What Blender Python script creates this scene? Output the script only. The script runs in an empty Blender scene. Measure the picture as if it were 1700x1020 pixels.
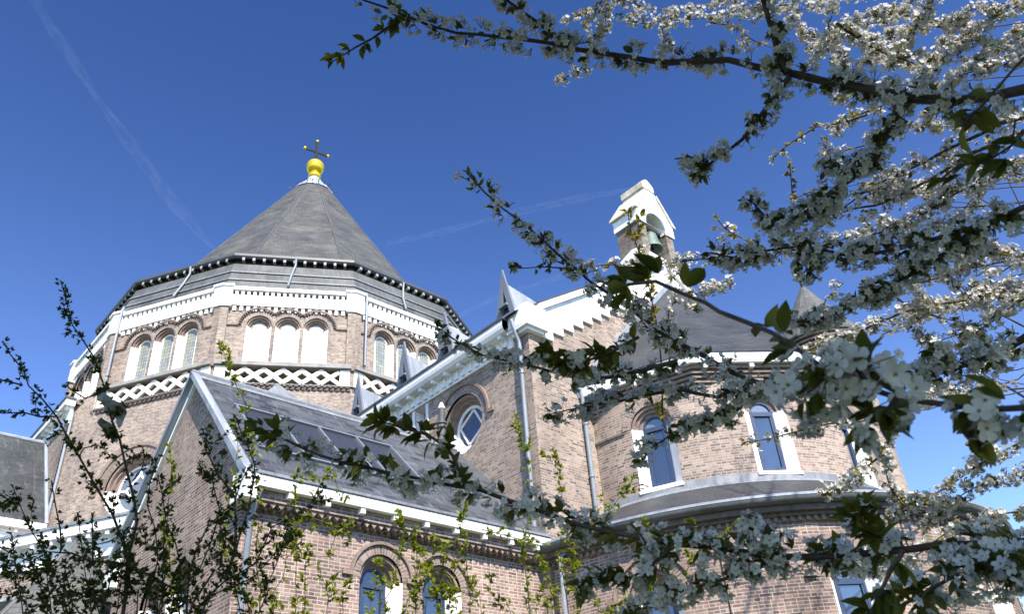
import bpy, bmesh, math, random
import numpy as np
from math import sin, cos, tan, pi, radians, sqrt, atan2, hypot, acos
from mathutils import Vector, Matrix, Euler
from mathutils.geometry import tessellate_polygon

random.seed(7)
RNG = np.random.default_rng(11)
SC = bpy.context.scene
COL = SC.collection

# ------------------------------------------------------------------ camera
PITCH, ROLL, YAW = radians(33.273), radians(-4.475), radians(46.288)
FPX = 1385.0                                   # focal length in pixels of the 1700 px wide photograph
CAM = Vector((0.0, 0.0, 1.6))
_fh = Vector((cos(YAW), sin(YAW), 0)); _up = Vector((0, 0, 1))
FWD = _fh * cos(PITCH) + _up * sin(PITCH)
_u0 = _up * cos(PITCH) - _fh * sin(PITCH)
_r0 = FWD.cross(_u0)
RGT = _r0 * cos(ROLL) + _u0 * sin(ROLL)
UPV = _u0 * cos(ROLL) - _r0 * sin(ROLL)
cam_data = bpy.data.cameras.new('camera')
cam = bpy.data.objects.new('camera', cam_data)
COL.objects.link(cam)
M4 = Matrix((RGT, UPV, -FWD)).transposed().to_4x4()
M4.translation = CAM
cam.matrix_world = M4
cam_data.sensor_width = 22.3
cam_data.lens = 22.3 / 1700.0 * FPX
cam_data.clip_start = 0.05
cam_data.clip_end = 20000
cam_data.dof.use_dof = True
cam_data.dof.focus_distance = 20.0
cam_data.dof.aperture_fstop = 7.1
SC.camera = cam


def at(px, py, dist):
    """a point at a given distance from the camera, seen at a given place of the photograph"""
    d = FWD + RGT * ((px - 850) / FPX) - UPV * ((py - 510) / FPX)
    return CAM + d.normalized() * dist


# ------------------------------------------------------------------ sky and sun
SUN_EL, SUN_AZ = radians(46), radians(247)     # azimuth of the direction TO the sun, counted from +X towards +Y
sun_dir = Vector((cos(SUN_EL) * cos(SUN_AZ), cos(SUN_EL) * sin(SUN_AZ), sin(SUN_EL)))
world = bpy.data.worlds.new('World')
SC.world = world
world.use_nodes = True
wn = world.node_tree.nodes; wl = world.node_tree.links
bg = wn['Background']
sky = wn.new('ShaderNodeTexSky')
sky.sky_type = 'NISHITA'
sky.sun_disc = False
sky.sun_elevation = SUN_EL
sky.sun_rotation = pi / 2 - SUN_AZ
sky.altitude = 0
sky.air_density = 1.0
sky.dust_density = 0.4
sky.ozone_density = 4.0
gam = wn.new('ShaderNodeGamma'); gam.inputs[1].default_value = 1.70    # a deep polarised April blue
wl.new(sky.outputs[0], gam.inputs[0])
wtc = wn.new('ShaderNodeTexCoord'); wsp = wn.new('ShaderNodeSeparateXYZ'); wl.new(wtc.outputs['Generated'], wsp.inputs[0])
wab = wn.new('ShaderNodeMath'); wab.operation = 'SUBTRACT'; wab.use_clamp = True; wab.inputs[0].default_value = 1.0; wl.new(wsp.outputs[2], wab.inputs[1])
wpw = wn.new('ShaderNodeMath'); wpw.operation = 'POWER'; wpw.inputs[1].default_value = 3.2; wl.new(wab.outputs[0], wpw.inputs[0])
whz = wn.new('ShaderNodeMix'); whz.data_type = 'RGBA'; whz.blend_type = 'MIX'; whz.inputs[6].default_value = (0, 0, 0, 1); whz.inputs[7].default_value = (4.6, 4.5, 4.0, 1); wl.new(wpw.outputs[0], whz.inputs[0])
wad = wn.new('ShaderNodeMix'); wad.data_type = 'RGBA'; wad.blend_type = 'ADD'; wad.inputs[0].default_value = 1.0     # pale haze low in the sky
wl.new(gam.outputs[0], wad.inputs[6]); wl.new(whz.outputs[2], wad.inputs[7]); wl.new(wad.outputs[2], bg.inputs[0])
bg.inputs[1].default_value = 0.0495
sun_data = bpy.data.lights.new('sun', 'SUN')
sun_data.energy = 5.0
sun_data.angle = radians(0.5)
sun_data.color = (1.0, 0.92, 0.82)
sun = bpy.data.objects.new('sun', sun_data)
COL.objects.link(sun)
sun.rotation_euler = (-sun_dir).to_track_quat('-Z', 'Y').to_euler()
SC.view_settings.view_transform = 'Standard'
SC.view_settings.look = 'None'
SC.view_settings.exposure = 1.0
SC.view_settings.gamma = 1.0
SC.view_settings.use_curve_mapping = False


# ------------------------------------------------------------------ materials
def new_mat(name):
    m = bpy.data.materials.new(name); m.use_nodes = True
    nt = m.node_tree
    return m, nt, nt.nodes['Principled BSDF']


def N(nt, t, **kw):
    n = nt.nodes.new(t)
    for k, v in kw.items():
        if k.startswith('i_'):
            n.inputs[k[2:].replace('_', ' ')].default_value = v
        else:
            setattr(n, k, v)
    return n


def ramp(nt, fac, stops):
    r = nt.nodes.new('ShaderNodeValToRGB')
    els = r.color_ramp.elements
    while len(els) < len(stops): els.new(0.5)
    for e, (p, c) in zip(els, stops):
        e.position = p; e.color = (c[0], c[1], c[2], 1)
    nt.links.new(fac, r.inputs[0])
    return r.outputs[0]


def mix(nt, kind, fac, a, b):
    m = nt.nodes.new('ShaderNodeMix'); m.data_type = 'RGBA'; m.blend_type = kind
    for sock, v in ((m.inputs[0], fac), (m.inputs[6], a), (m.inputs[7], b)):
        if isinstance(v, (int, float)): sock.default_value = v
        elif isinstance(v, tuple): sock.default_value = (v[0], v[1], v[2], 1)
        else: nt.links.new(v, sock)
    return m.outputs[2]


def uvcoord(nt, scale=(1, 1, 1)):
    tc = nt.nodes.new('ShaderNodeTexCoord')
    mp = nt.nodes.new('ShaderNodeMapping'); mp.inputs['Scale'].default_value = scale
    nt.links.new(tc.outputs['UV'], mp.inputs[0])
    return mp.outputs[0]


def objcoord(nt, scale=(1, 1, 1)):
    tc = nt.nodes.new('ShaderNodeTexCoord')
    mp = nt.nodes.new('ShaderNodeMapping'); mp.inputs['Scale'].default_value = scale
    nt.links.new(tc.outputs['Object'], mp.inputs[0])
    return mp.outputs[0]


def noise(nt, vec, scale, detail=4, rough=0.55):
    n = nt.nodes.new('ShaderNodeTexNoise')
    n.inputs['Scale'].default_value = scale; n.inputs['Detail'].default_value = detail
    n.inputs['Roughness'].default_value = rough
    nt.links.new(vec, n.inputs['Vector'])
    return n.outputs[0]


def bump(nt, bsdf, h, strength, dist):
    b = nt.nodes.new('ShaderNodeBump')
    b.inputs['Strength'].default_value = strength; b.inputs['Distance'].default_value = dist
    nt.links.new(h, b.inputs['Height']); nt.links.new(b.outputs[0], bsdf.inputs['Normal'])


def brick_mat(name, c1, c2, mortar, w=0.11, h=0.0605, ms=0.009, squash=2.0, stain=0.35, bond=True):
    """cross bond brickwork: every brick its own tone, rows staggered, soot and rain streaks"""
    m, nt, b = new_mat(name)
    L = nt.links.new
    vec = uvcoord(nt)
    wob = noise(nt, vec, 1.3, 2)
    t = nt.nodes.new('ShaderNodeTexBrick')
    t.offset = 0.5; t.offset_frequency = 2; t.squash = squash; t.squash_frequency = 2
    t.inputs['Scale'].default_value = 1
    t.inputs['Mortar Size'].default_value = ms; t.inputs['Mortar Smooth'].default_value = 0.3
    t.inputs['Bias'].default_value = 0.0
    t.inputs['Brick Width'].default_value = w; t.inputs['Row Height'].default_value = h
    t.inputs['Color1'].default_value = (0, 0, 0, 1); t.inputs['Color2'].default_value = (1, 1, 1, 1); t.inputs['Mortar'].default_value = (0.5, 0.5, 0.5, 1)
    vm = nt.nodes.new('ShaderNodeVectorMath'); vm.operation = 'MULTIPLY_ADD'
    L(wob, vm.inputs[0]); vm.inputs[1].default_value = (0.010, 0.010, 0); L(vec, vm.inputs[2])
    src = vm.outputs[0]
    if bond:                                     # shift each course along by quarter bricks
        sp = nt.nodes.new('ShaderNodeSeparateXYZ'); L(src, sp.inputs[0])
        dv = nt.nodes.new('ShaderNodeMath'); dv.operation = 'DIVIDE'; dv.inputs[1].default_value = h; L(sp.outputs[1], dv.inputs[0])
        fl = nt.nodes.new('ShaderNodeMath'); fl.operation = 'FLOOR'; L(dv.outputs[0], fl.inputs[0])
        wn_ = nt.nodes.new('ShaderNodeTexWhiteNoise'); wn_.noise_dimensions = '1D'; L(fl.outputs[0], wn_.inputs['W'])
        sn_ = nt.nodes.new('ShaderNodeMath'); sn_.operation = 'SNAP'; sn_.inputs[1].default_value = 0.125; L(wn_.outputs['Value'], sn_.inputs[0])
        ma = nt.nodes.new('ShaderNodeMath'); ma.operation = 'MULTIPLY_ADD'; ma.inputs[1].default_value = 0.44; L(sn_.outputs[0], ma.inputs[0]); L(sp.outputs[0], ma.inputs[2])
        cb = nt.nodes.new('ShaderNodeCombineXYZ'); L(ma.outputs[0], cb.inputs[0]); L(sp.outputs[1], cb.inputs[1])
        src = cb.outputs[0]
    L(src, t.inputs['Vector'])
    k = lambda c, f: tuple(min(1, x * f) for x in c)
    tone = ramp(nt, t.outputs['Color'], [(0.0, k(c2, 0.58)), (0.10, k(c2, 0.84)), (0.32, c2), (0.62, c1), (0.85, k(c1, 1.16)), (1.0, tuple((x * 1.1 + y) / 2 for x, y in zip(c1, mortar)))])
    col = mix(nt, 'MIX', t.outputs['Fac'], tone, mortar)
    big = noise(nt, vec, 0.45, 5, 0.6)
    col = mix(nt, 'MULTIPLY', 1.0, col, ramp(nt, big, [(0.3, (1 - stain, 1 - stain, 1 - stain * 0.95)), (0.55, (1, 1, 1)), (0.75, (1.10, 1.09, 1.07))]))
    mid = noise(nt, vec, 2.2, 5, 0.7)
    col = mix(nt, 'MULTIPLY', 1.0, col, ramp(nt, mid, [(0.32, (0.87, 0.87, 0.88)), (0.5, (1, 1, 1)), (0.72, (1.05, 1.045, 1.03))]))
    v2 = uvcoord(nt, (1.6, 0.16, 1))
    col = mix(nt, 'MULTIPLY', 1.0, col, ramp(nt, noise(nt, v2, 1.0, 6, 0.7), [(0.36, (1 - stain, 1 - stain, 1 - stain)), (0.52, (1, 1, 1)), (0.8, (1.06, 1.05, 1.04))]))
    fine = noise(nt, vec, 60, 3)
    col = mix(nt, 'MULTIPLY', 0.5, col, ramp(nt, fine, [(0.3, (0.75, 0.75, 0.75)), (0.7, (1.15, 1.15, 1.15))]))
    L(col, b.inputs['Base Color'])
    b.inputs['Roughness'].default_value = 0.9
    b.inputs['Specular IOR Level'].default_value = 0.15
    inv = nt.nodes.new('ShaderNodeMath'); inv.operation = 'SUBTRACT'; inv.inputs[0].default_value = 1
    L(t.outputs['Fac'], inv.inputs[1])
    bump(nt, b, inv.outputs[0], 0.6, 0.006)
    return m


def plain_mat(name, col, rough=0.6, metal=0.0, vary=0.15, scale=3.0, spec=0.4, streak=None, bmp=0.0):
    m, nt, b = new_mat(name)
    vec = objcoord(nt)
    n = noise(nt, vec, scale, 5, 0.6)
    c = ramp(nt, n, [(0.3, tuple(x * (1 - vary) for x in col)), (0.65, tuple(min(1, x * (1 + vary * 0.5)) for x in col))])
    if streak:
        v2 = uvcoord(nt, (streak, 0.35, 1))
        n2 = noise(nt, v2, 2.0, 4, 0.65)
        c = mix(nt, 'MULTIPLY', 1.0, c, ramp(nt, n2, [(0.35, (0.7, 0.71, 0.72)), (0.6, (1.08, 1.08, 1.08))]))
    nt.links.new(c, b.inputs['Base Color'])
    b.inputs['Roughness'].default_value = rough; b.inputs['Metallic'].default_value = metal
    b.inputs['Specular IOR Level'].default_value = spec
    if bmp: bump(nt, b, noise(nt, vec, scale * 12, 3), bmp, 0.01)
    return m


def slate_mat(name, c1, c2, w, h, lichen=None, streak=None, rough=0.5, gap=0.007, gapcol=(0.03, 0.03, 0.032), spec=0.4):
    m, nt, b = new_mat(name)
    vec = uvcoord(nt)
    t = nt.nodes.new('ShaderNodeTexBrick')
    t.offset = 0.5; t.offset_frequency = 2
    t.inputs['Scale'].default_value = 1; t.inputs['Mortar Size'].default_value = gap
    t.inputs['Mortar Smooth'].default_value = 0.3
    t.inputs['Brick Width'].default_value = w; t.inputs['Row Height'].default_value = h
    t.inputs['Color1'].default_value = (*c1, 1); t.inputs['Color2'].default_value = (*c2, 1)
    t.inputs['Mortar'].default_value = (*gapcol, 1)
    nt.links.new(vec, t.inputs['Vector'])
    col = t.outputs['Color']
    n1 = noise(nt, vec, 0.8, 6, 0.65)
    col = mix(nt, 'MULTIPLY', 1.0, col, ramp(nt, n1, [(0.3, (0.62, 0.62, 0.64)), (0.55, (1, 1, 1)), (0.8, (1.35, 1.33, 1.3))]))
    if streak:
        v2 = uvcoord(nt, (2.6, 0.7, 1))
        n2 = noise(nt, v2, 2.4, 5, 0.7)
        col = mix(nt, 'MIX', ramp(nt, n2, [(0.55, (0, 0, 0)), (0.80, (0.7, 0.7, 0.7))]), col, streak)
    if lichen:
        v3 = uvcoord(nt, (0.5, 1.0, 1))
        n3 = noise(nt, v3, 0.9, 6, 0.7)
        col = mix(nt, 'MIX', ramp(nt, n3, [(0.52, (0, 0, 0)), (0.74, (0.65, 0.65, 0.65))]), col, lichen)
    nt.links.new(col, b.inputs['Base Color'])
    rr = nt.nodes.new('ShaderNodeMapRange'); rr.inputs['To Min'].default_value = rough - 0.12; rr.inputs['To Max'].default_value = rough + 0.15
    nt.links.new(n1, rr.inputs['Value']); nt.links.new(rr.outputs[0], b.inputs['Roughness'])
    b.inputs['Specular IOR Level'].default_value = spec
    # each row of slates overlaps the one below
    sx = nt.nodes.new('ShaderNodeSeparateXYZ'); nt.links.new(vec, sx.inputs[0])
    md = nt.nodes.new('ShaderNodeMath'); md.operation = 'FRACT'
    dv = nt.nodes.new('ShaderNodeMath'); dv.operation = 'DIVIDE'; dv.inputs[1].default_value = h
    nt.links.new(sx.outputs[1], dv.inputs[0]); nt.links.new(dv.outputs[0], md.inputs[0])
    ad = nt.nodes.new('ShaderNodeMath'); ad.operation = 'SUBTRACT'
    nt.links.new(n1, ad.inputs[0]); nt.links.new(md.outputs[0], ad.inputs[1])
    bump(nt, b, ad.outputs[0], 0.9, 0.018)
    return m


def glass_mat(name, col, rough=0.06, mottled=False):
    m, nt, b = new_mat(name)
    vec = uvcoord(nt)
    if mottled:                                 # small leaded panes of pale painted glass
        t = nt.nodes.new('ShaderNodeTexBrick')
        t.offset = 0.0; t.inputs['Scale'].default_value = 1; t.inputs['Mortar Size'].default_value = 0.008
        t.inputs['Brick Width'].default_value = 0.12; t.inputs['Row Height'].default_value = 0.16
        t.inputs['Color1'].default_value = (*col, 1)
        t.inputs['Color2'].default_value = (col[0] * 1.5, col[1] * 1.3, col[2] * 0.8, 1)
        t.inputs['Mortar'].default_value = (0.08, 0.08, 0.08, 1)
        nt.links.new(vec, t.inputs['Vector'])
        c = mix(nt, 'MULTIPLY', 1.0, t.outputs['Color'], ramp(nt, noise(nt, vec, 3, 3), [(0.3, (0.75, 0.75, 0.8)), (0.7, (1.2, 1.2, 1.05))]))
        nt.links.new(c, b.inputs['Base Color'])
    else:
        b.inputs['Base Color'].default_value = (*col, 1)
    b.inputs['Roughness'].default_value = rough
    b.inputs['Specular IOR Level'].default_value = 0.9; b.inputs['IOR'].default_value = 1.75
    bump(nt, b, noise(nt, vec, 2.2, 2), 0.06, 0.02)
    return m


MATS = {}
MATS['brick_chapel'] = brick_mat('chapel brick', (0.292, 0.186, 0.146), (0.213, 0.145, 0.119), (0.43, 0.39, 0.333), ms=0.0095)
MATS['brick_nave'] = brick_mat('nave brick', (0.338, 0.246, 0.188), (0.247, 0.188, 0.149), (0.37, 0.330, 0.277), stain=0.20)
MATS['brick_drum'] = brick_mat('drum brick', (0.328, 0.247, 0.193), (0.240, 0.189, 0.155), (0.37, 0.333, 0.284), stain=0.26)
MATS['brick_apse'] = brick_mat('apse brick', (0.328, 0.232, 0.179), (0.237, 0.177, 0.143), (0.40, 0.360, 0.303), stain=0.18)
MATS['brick_bell'] = brick_mat('bellcote brick', (0.25, 0.20, 0.16), (0.15, 0.128, 0.105), (0.31, 0.275, 0.23), stain=0.5)
MATS['voussoir'] = brick_mat('voussoir brick', (0.270, 0.192, 0.154), (0.215, 0.158, 0.131), (0.39, 0.35, 0.30), w=0.22, h=0.062, squash=1.0, bond=False)
MATS['brick_plain'] = plain_mat('moulded brick', (0.235, 0.178, 0.145), 0.9, vary=0.3, scale=9, spec=0.1)
MATS['brick_dark'] = plain_mat('dark corbel brick', (0.135, 0.112, 0.098), 0.95, vary=0.35, scale=9, spec=0.1)
MATS['white'] = plain_mat('white paint', (0.78, 0.77, 0.74), 0.65, vary=0.14, scale=1.6, spec=0.25)
MATS['white_old'] = plain_mat('weathered white stucco', (0.72, 0.70, 0.64), 0.8, vary=0.12, scale=2.5)
MATS['cream'] = plain_mat('cream terracotta', (0.72, 0.67, 0.57), 0.75, vary=0.12, scale=2.0)
MATS['stone'] = plain_mat('lichened stone', (0.50, 0.47, 0.36), 0.9, vary=0.35, scale=5, bmp=0.2)
MATS['sill_stone'] = plain_mat('grey sill stone', (0.26, 0.25, 0.23), 0.85, vary=0.3, scale=3)
MATS['lead'] = plain_mat('grey lead', (0.20, 0.212, 0.225), 0.55, vary=0.25, scale=1.5, streak=3.0)
MATS['lead_dark'] = plain_mat('dark lead sheet', (0.098, 0.102, 0.100), 0.6, vary=0.4, scale=1.1, streak=2.5)
MATS['zinc'] = plain_mat('pale zinc', (0.27, 0.295, 0.325), 0.5, vary=0.1, scale=1.0, streak=2.0)
MATS['zinc_frame'] = plain_mat('grey painted trim', (0.15, 0.168, 0.195), 0.5, vary=0.12, scale=2)
MATS['gutter'] = plain_mat('dark grey gutter paint', (0.07, 0.075, 0.08), 0.45, vary=0.15, scale=2)
MATS['soffit'] = plain_mat('dark soffit boards', (0.055, 0.057, 0.06), 0.7, vary=0.2, scale=2)
MATS['bracket'] = plain_mat('grey bracket paint', (0.26, 0.265, 0.27), 0.6, vary=0.1)
MATS['pipe'] = plain_mat('zinc downpipe', (0.21, 0.235, 0.26), 0.45, vary=0.15, scale=2, spec=0.5)
MATS['slate_dome'] = slate_mat('dome slate', (0.084, 0.085, 0.080), (0.056, 0.058, 0.056), 0.34, 0.16, lichen=(0.150, 0.136, 0.092), streak=(0.045, 0.047, 0.047), rough=0.62)
MATS['slate_wing'] = slate_mat('chapel slate', (0.086, 0.096, 0.115), (0.028, 0.033, 0.042), 0.30, 0.18, streak=(0.20, 0.22, 0.245), lichen=(0.066, 0.070, 0.070), rough=0.55, gap=0.012, gapcol=(0.105, 0.098, 0.070), spec=0.3)
MATS['slate_grey'] = slate_mat('grey slate', (0.052, 0.056, 0.060), (0.037, 0.040, 0.044), 0.25, 0.13, rough=0.6, lichen=(0.066, 0.066, 0.062), spec=0.3, gap=0.009, gapcol=(0.02, 0.02, 0.022))
MATS['slate_old'] = slate_mat('lichened slate', (0.115, 0.118, 0.105), (0.082, 0.086, 0.080), 0.25, 0.16, rough=0.65, lichen=(0.160, 0.155, 0.110), gap=0.010, gapcol=(0.055, 0.055, 0.05))
MATS['slate_left'] = slate_mat('streaked slate', (0.055, 0.058, 0.058), (0.040, 0.043, 0.044), 0.25, 0.12, streak=(0.20, 0.21, 0.22), rough=0.55)
MATS['glass'] = glass_mat('window glass', (0.022, 0.030, 0.045), 0.05)
MATS['glass_lead'] = glass_mat('leaded pale glass', (0.22, 0.24, 0.235), 0.25, True)
MATS['glass_sky'] = glass_mat('roof glass', (0.04, 0.042, 0.046), 0.16)
MATS['glass_sky'].node_tree.nodes['Principled BSDF'].inputs['IOR'].default_value = 1.35
MATS['blue_frame'] = plain_mat('blue window paint', (0.035, 0.055, 0.105), 0.4, vary=0.1)
MATS['glass_pale'] = glass_mat('pale fanlight glass', (0.13, 0.15, 0.155), 0.12)
MATS['dark'] = plain_mat('dark interior', (0.02, 0.02, 0.022), 0.9)
MATS['gold'] = plain_mat('yellow gilding', (0.78, 0.56, 0.035), 0.30, metal=0.55, vary=0.16, scale=3)
MATS['iron'] = plain_mat('wrought iron', (0.018, 0.016, 0.016), 0.6, vary=0.2, spec=0.15)
MATS['bronze'] = plain_mat('green bronze', (0.13, 0.18, 0.15), 0.6, metal=0.2, vary=0.3, scale=6)


# ------------------------------------------------------------------ mesh builder
class MB:
    def __init__(self):
        self.v = []; self.f = []; self.uv = []; self.mi = []

    def face(self, pts, uv=None, mi=0):
        i0 = len(self.v)
        self.v += [tuple(p) for p in pts]
        self.f.append(tuple(range(i0, i0 + len(pts))))
        self.uv.append(uv); self.mi.append(mi)

    def hexa(self, b, t, mi=0):
        """solid between two loops (bottom and top) with the same number of corners"""
        n = len(b)
        self.face(list(reversed(b)), mi=mi); self.face(t, mi=mi)
        for i in range(n):
            j = (i + 1) % n
            self.face([b[i], b[j], t[j], t[i]], mi=mi)

    def box(self, x0, x1, y0, y1, z0, z1, mi=0):
        self.hexa([(x0, y0, z0), (x1, y0, z0), (x1, y1, z0), (x0, y1, z0)],
                  [(x0, y0, z1), (x1, y0, z1), (x1, y1, z1), (x0, y1, z1)], mi)

    def tube(self, pts, r, n=8, mi=0, cap=True):
        pts = [Vector(p) for p in pts]
        rs = r if isinstance(r, (list, tuple)) else [r] * len(pts)
        rings = []
        a = None
        for i, p in enumerate(pts):
            d = (pts[min(i + 1, len(pts) - 1)] - pts[max(i - 1, 0)])
            if d.length < 1e-9: d = Vector((0, 0, 1))
            d.normalize()
            if a is None:
                a = d.cross(Vector((0.31, 0.17, 0.93)))
                if a.length < 0.1: a = d.cross(Vector((1, 0, 0)))
            else:
                a = a - d * a.dot(d)
            a.normalize(); b = d.cross(a)
            rings.append([p + (a * cos(2 * pi * k / n) + b * sin(2 * pi * k / n)) * rs[i] for k in range(n)])
        for q, s in zip(rings[:-1], rings[1:]):
            for k in range(n):
                self.face([q[k], q[(k + 1) % n], s[(k + 1) % n], s[k]], mi=mi)
        if cap:
            self.face(list(reversed(rings[0])), mi=mi); self.face(rings[-1], mi=mi)

    def lathe(self, prof, c, n=24, a0=0.0, a1=2 * pi, mi=0, uvr=None):
        """profile of (radius, z) turned round a vertical axis through c"""
        for i in range(n):
            p = a0 + (a1 - a0) * i / n; q = a0 + (a1 - a0) * (i + 1) / n
            L = 0
            for (r0, z0), (r1, z1) in zip(prof[:-1], prof[1:]):
                dl = hypot(r1 - r0, z1 - z0)
                pts = [(c[0] + r0 * cos(p), c[1] + r0 * sin(p), z0), (c[0] + r0 * cos(q), c[1] + r0 * sin(q), z0),
                       (c[0] + r1 * cos(q), c[1] + r1 * sin(q), z1), (c[0] + r1 * cos(p), c[1] + r1 * sin(p), z1)]
                R = uvr or max(r0, r1)
                uv = [(R * p, L), (R * q, L), (R * q, L + dl), (R * p, L + dl)]
                if r1 < 1e-6: pts = pts[:3]; uv = uv[:3]
                elif r0 < 1e-6: pts = [pts[0], pts[2], pts[3]]; uv = [uv[0], uv[2], uv[3]]
                self.face(pts, uv, mi); L += dl

    def poly(self, fr, outer, holes=(), d=0.0, mi=0, rev=False):
        """flat wall with holes in a frame's (s, z) coordinates"""
        loops = [outer] + list(holes)
        flat = [p for l in loops for p in l]
        tris = tessellate_polygon([[Vector((p[0], p[1], 0)) for p in l] for l in loops])
        for t in tris:
            ps = [flat[i] for i in t]
            ar = (ps[1][0] - ps[0][0]) * (ps[2][1] - ps[0][1]) - (ps[2][0] - ps[0][0]) * (ps[1][1] - ps[0][1])
            if ar < 0: ps.reverse()
            self.face([fr(p[0], p[1], d) for p in ps], [(p[0] + fr.u0, p[1]) for p in ps], mi)

    def prism(self, fr, loop, d0, d1, mi=0):
        """extrude a (s, z) outline between two depths of a frame"""
        ar = sum(a[0] * b[1] - b[0] * a[1] for a, b in zip(loop, loop[1:] + loop[:1]))
        if ar < 0: loop = list(reversed(loop))
        self.poly(fr, loop, (), d1, mi)
        n = len(loop)
        for i in range(n):
            a, b = loop[i], loop[(i + 1) % n]
            self.face([fr(a[0], a[1], d0), fr(b[0], b[1], d0), fr(b[0], b[1], d1), fr(a[0], a[1], d1)], mi=mi)

    def fbox(self, fr, s0, s1, z0, z1, d0, d1, mi=0):
        self.hexa([fr(s0, z0, d0), fr(s0, z0, d1), fr(s1, z0, d1), fr(s1, z0, d0)],
                  [fr(s0, z1, d0), fr(s0, z1, d1), fr(s1, z1, d1), fr(s1, z1, d0)], mi)

    def build(self, name, mats, parent=None, smooth=False, sharp=40):
        me = bpy.data.meshes.new(name)
        if smooth:                                # weld, so that the surface shades as one
            key = {}; vv = []; idx = []
            for p in self.v:
                k = (round(p[0], 4), round(p[1], 4), round(p[2], 4))
                if k not in key: key[k] = len(vv); vv.append(p)
                idx.append(key[k])
            ff = []; keep = []
            for i, f in enumerate(self.f):
                g = tuple(idx[j] for j in f)
                if len(set(g)) == len(g): ff.append(g); keep.append(i)
        else:
            vv, ff, keep = self.v, self.f, list(range(len(self.f)))
        me.from_pydata(vv, [], ff)
        me.update()
        uvl = me.uv_layers.new(name='UVMap')
        for poly, i in zip(me.polygons, keep):
            uv = self.uv[i]
            poly.material_index = self.mi[i]
            if uv is None:
                n = poly.normal
                if abs(n.z) > 0.97: t = Vector((1, 0, 0)); w = Vector((0, 1, 0))
                else:
                    t = Vector((-n.y, n.x, 0)).normalized(); w = n.cross(t)
                for li in poly.loop_indices:
                    co = me.vertices[me.loops[li].vertex_index].co
                    uvl.data[li].uv = (co.dot(t), co.dot(w))
            else:
                for li, q in zip(poly.loop_indices, uv): uvl.data[li].uv = q
        for m in (mats if isinstance(mats, (list, tuple)) else [mats]):
            me.materials.append(MATS[m] if isinstance(m, str) else m)
        if smooth:
            me.shade_smooth(); me.set_sharp_from_angle(angle=radians(sharp))
        o = bpy.data.objects.new(name, me)
        COL.objects.link(o)
        if parent is not None:
            o.parent = parent
            if parent.type == 'EMPTY': o.matrix_parent_inverse = Matrix.Translation(-Vector(parent.location))
        return o


class Frame:
    """a wall's own coordinates: s along the wall, z up, d out of it"""
    def __init__(self, o, nang, u0=0.0):
        a = radians(nang)
        self.o = Vector((o[0], o[1], 0)); self.n = Vector((cos(a), sin(a), 0)); self.t = Vector((-sin(a), cos(a), 0)); self.u0 = u0

    def __call__(self, s, z, d=0.0):
        p = self.o + self.t * s + self.n * d
        return Vector((p.x, p.y, z))


def thing(name, label, cat, loc=(0, 0, 0), group=None, kind=None):
    o = bpy.data.objects.new(name, None); COL.objects.link(o)
    o.location = loc; o.empty_display_size = 0.3
    o['label'] = label; o['category'] = cat
    if group: o['group'] = group
    if kind: o['kind'] = kind
    return o


def tag(o, label, cat, group=None, kind=None):
    o['label'] = label; o['category'] = cat
    if group: o['group'] = group
    if kind: o['kind'] = kind
    return o


def copy_tree(o, parent=None):
    c = o.copy(); COL.objects.link(c)
    c.parent = parent
    for ch in o.children:
        if ch.name in COL.objects: copy_tree(ch, c)
    return c


def arch(s, zs, r, n=16, a0=0.0, a1=pi):
    return [(s + r * cos(a0 + (a1 - a0) * i / n), zs + r * sin(a0 + (a1 - a0) * i / n)) for i in range(n + 1)]


def arch_loop(s, zb, zs, r, n=16):
    return [(s + r, zb)] + arch(s, zs, r, n) + [(s - r, zb)]


def ring(mb, fr, s, zs, r0, r1, d0, d1, a0=0.0, a1=pi, n=18, mi=0, ends=True, radial=False):
    """half ring of brick: front face, outer and inner soffit"""
    for i in range(n):
        p = a0 + (a1 - a0) * i / n; q = a0 + (a1 - a0) * (i + 1) / n
        P = lambda r, a, d: fr(s + r * cos(a), zs + r * sin(a), d)
        rm = (r0 + r1) / 2
        uv = [(r0, rm * p), (r1, rm * p), (r1, rm * q), (r0, rm * q)]
        mb.face([P(r0, p, d1), P(r1, p, d1), P(r1, q, d1), P(r0, q, d1)], uv, mi)
        mb.face([P(r1, p, d1), P(r1, p, d0), P(r1, q, d0), P(r1, q, d1)], [(0, rm * p), (d1 - d0, rm * p), (d1 - d0, rm * q), (0, rm * q)], mi)
        mb.face([P(r0, p, d0), P(r0, p, d1), P(r0, q, d1), P(r0, q, d0)], [(0, rm * p), (d1 - d0, rm * p), (d1 - d0, rm * q), (0, rm * q)], mi)
    if ends:
        for a in (a0, a1):
            mb.face([P(r0, a, d0), P(r1, a, d0), P(r1, a, d1), P(r0, a, d1)], mi=mi)


# ------------------------------------------------------------------ ground
gm, gnt, gb = new_mat('lawn')
gv = objcoord(gnt)
gc = mix(gnt, 'MULTIPLY', 1.0, ramp(gnt, noise(gnt, gv, 0.35, 6), [(0.3, (0.045, 0.075, 0.022)), (0.7, (0.085, 0.115, 0.04))]),
         ramp(gnt, noise(gnt, gv, 30, 4), [(0.3, (0.6, 0.6, 0.6)), (0.7, (1.2, 1.2, 1.2))]))
gnt.links.new(gc, gb.inputs['Base Color']); gb.inputs['Roughness'].default_value = 0.95
bump(gnt, gb, noise(gnt, gv, 40, 3), 0.6, 0.05)
MATS['lawn'] = gm
MATS['paving'] = brick_mat('clinker paving', (0.22, 0.15, 0.125), (0.17, 0.12, 0.10), (0.20, 0.18, 0.15), w=0.2, h=0.07, squash=1.0)
g = MB()
g.face([(-3000, -3000, 0), (3000, -3000, 0), (3000, 3000, 0), (-3000, 3000, 0)])
g.build('ground', 'lawn')['kind'] = 'structure'
g = MB()
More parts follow.
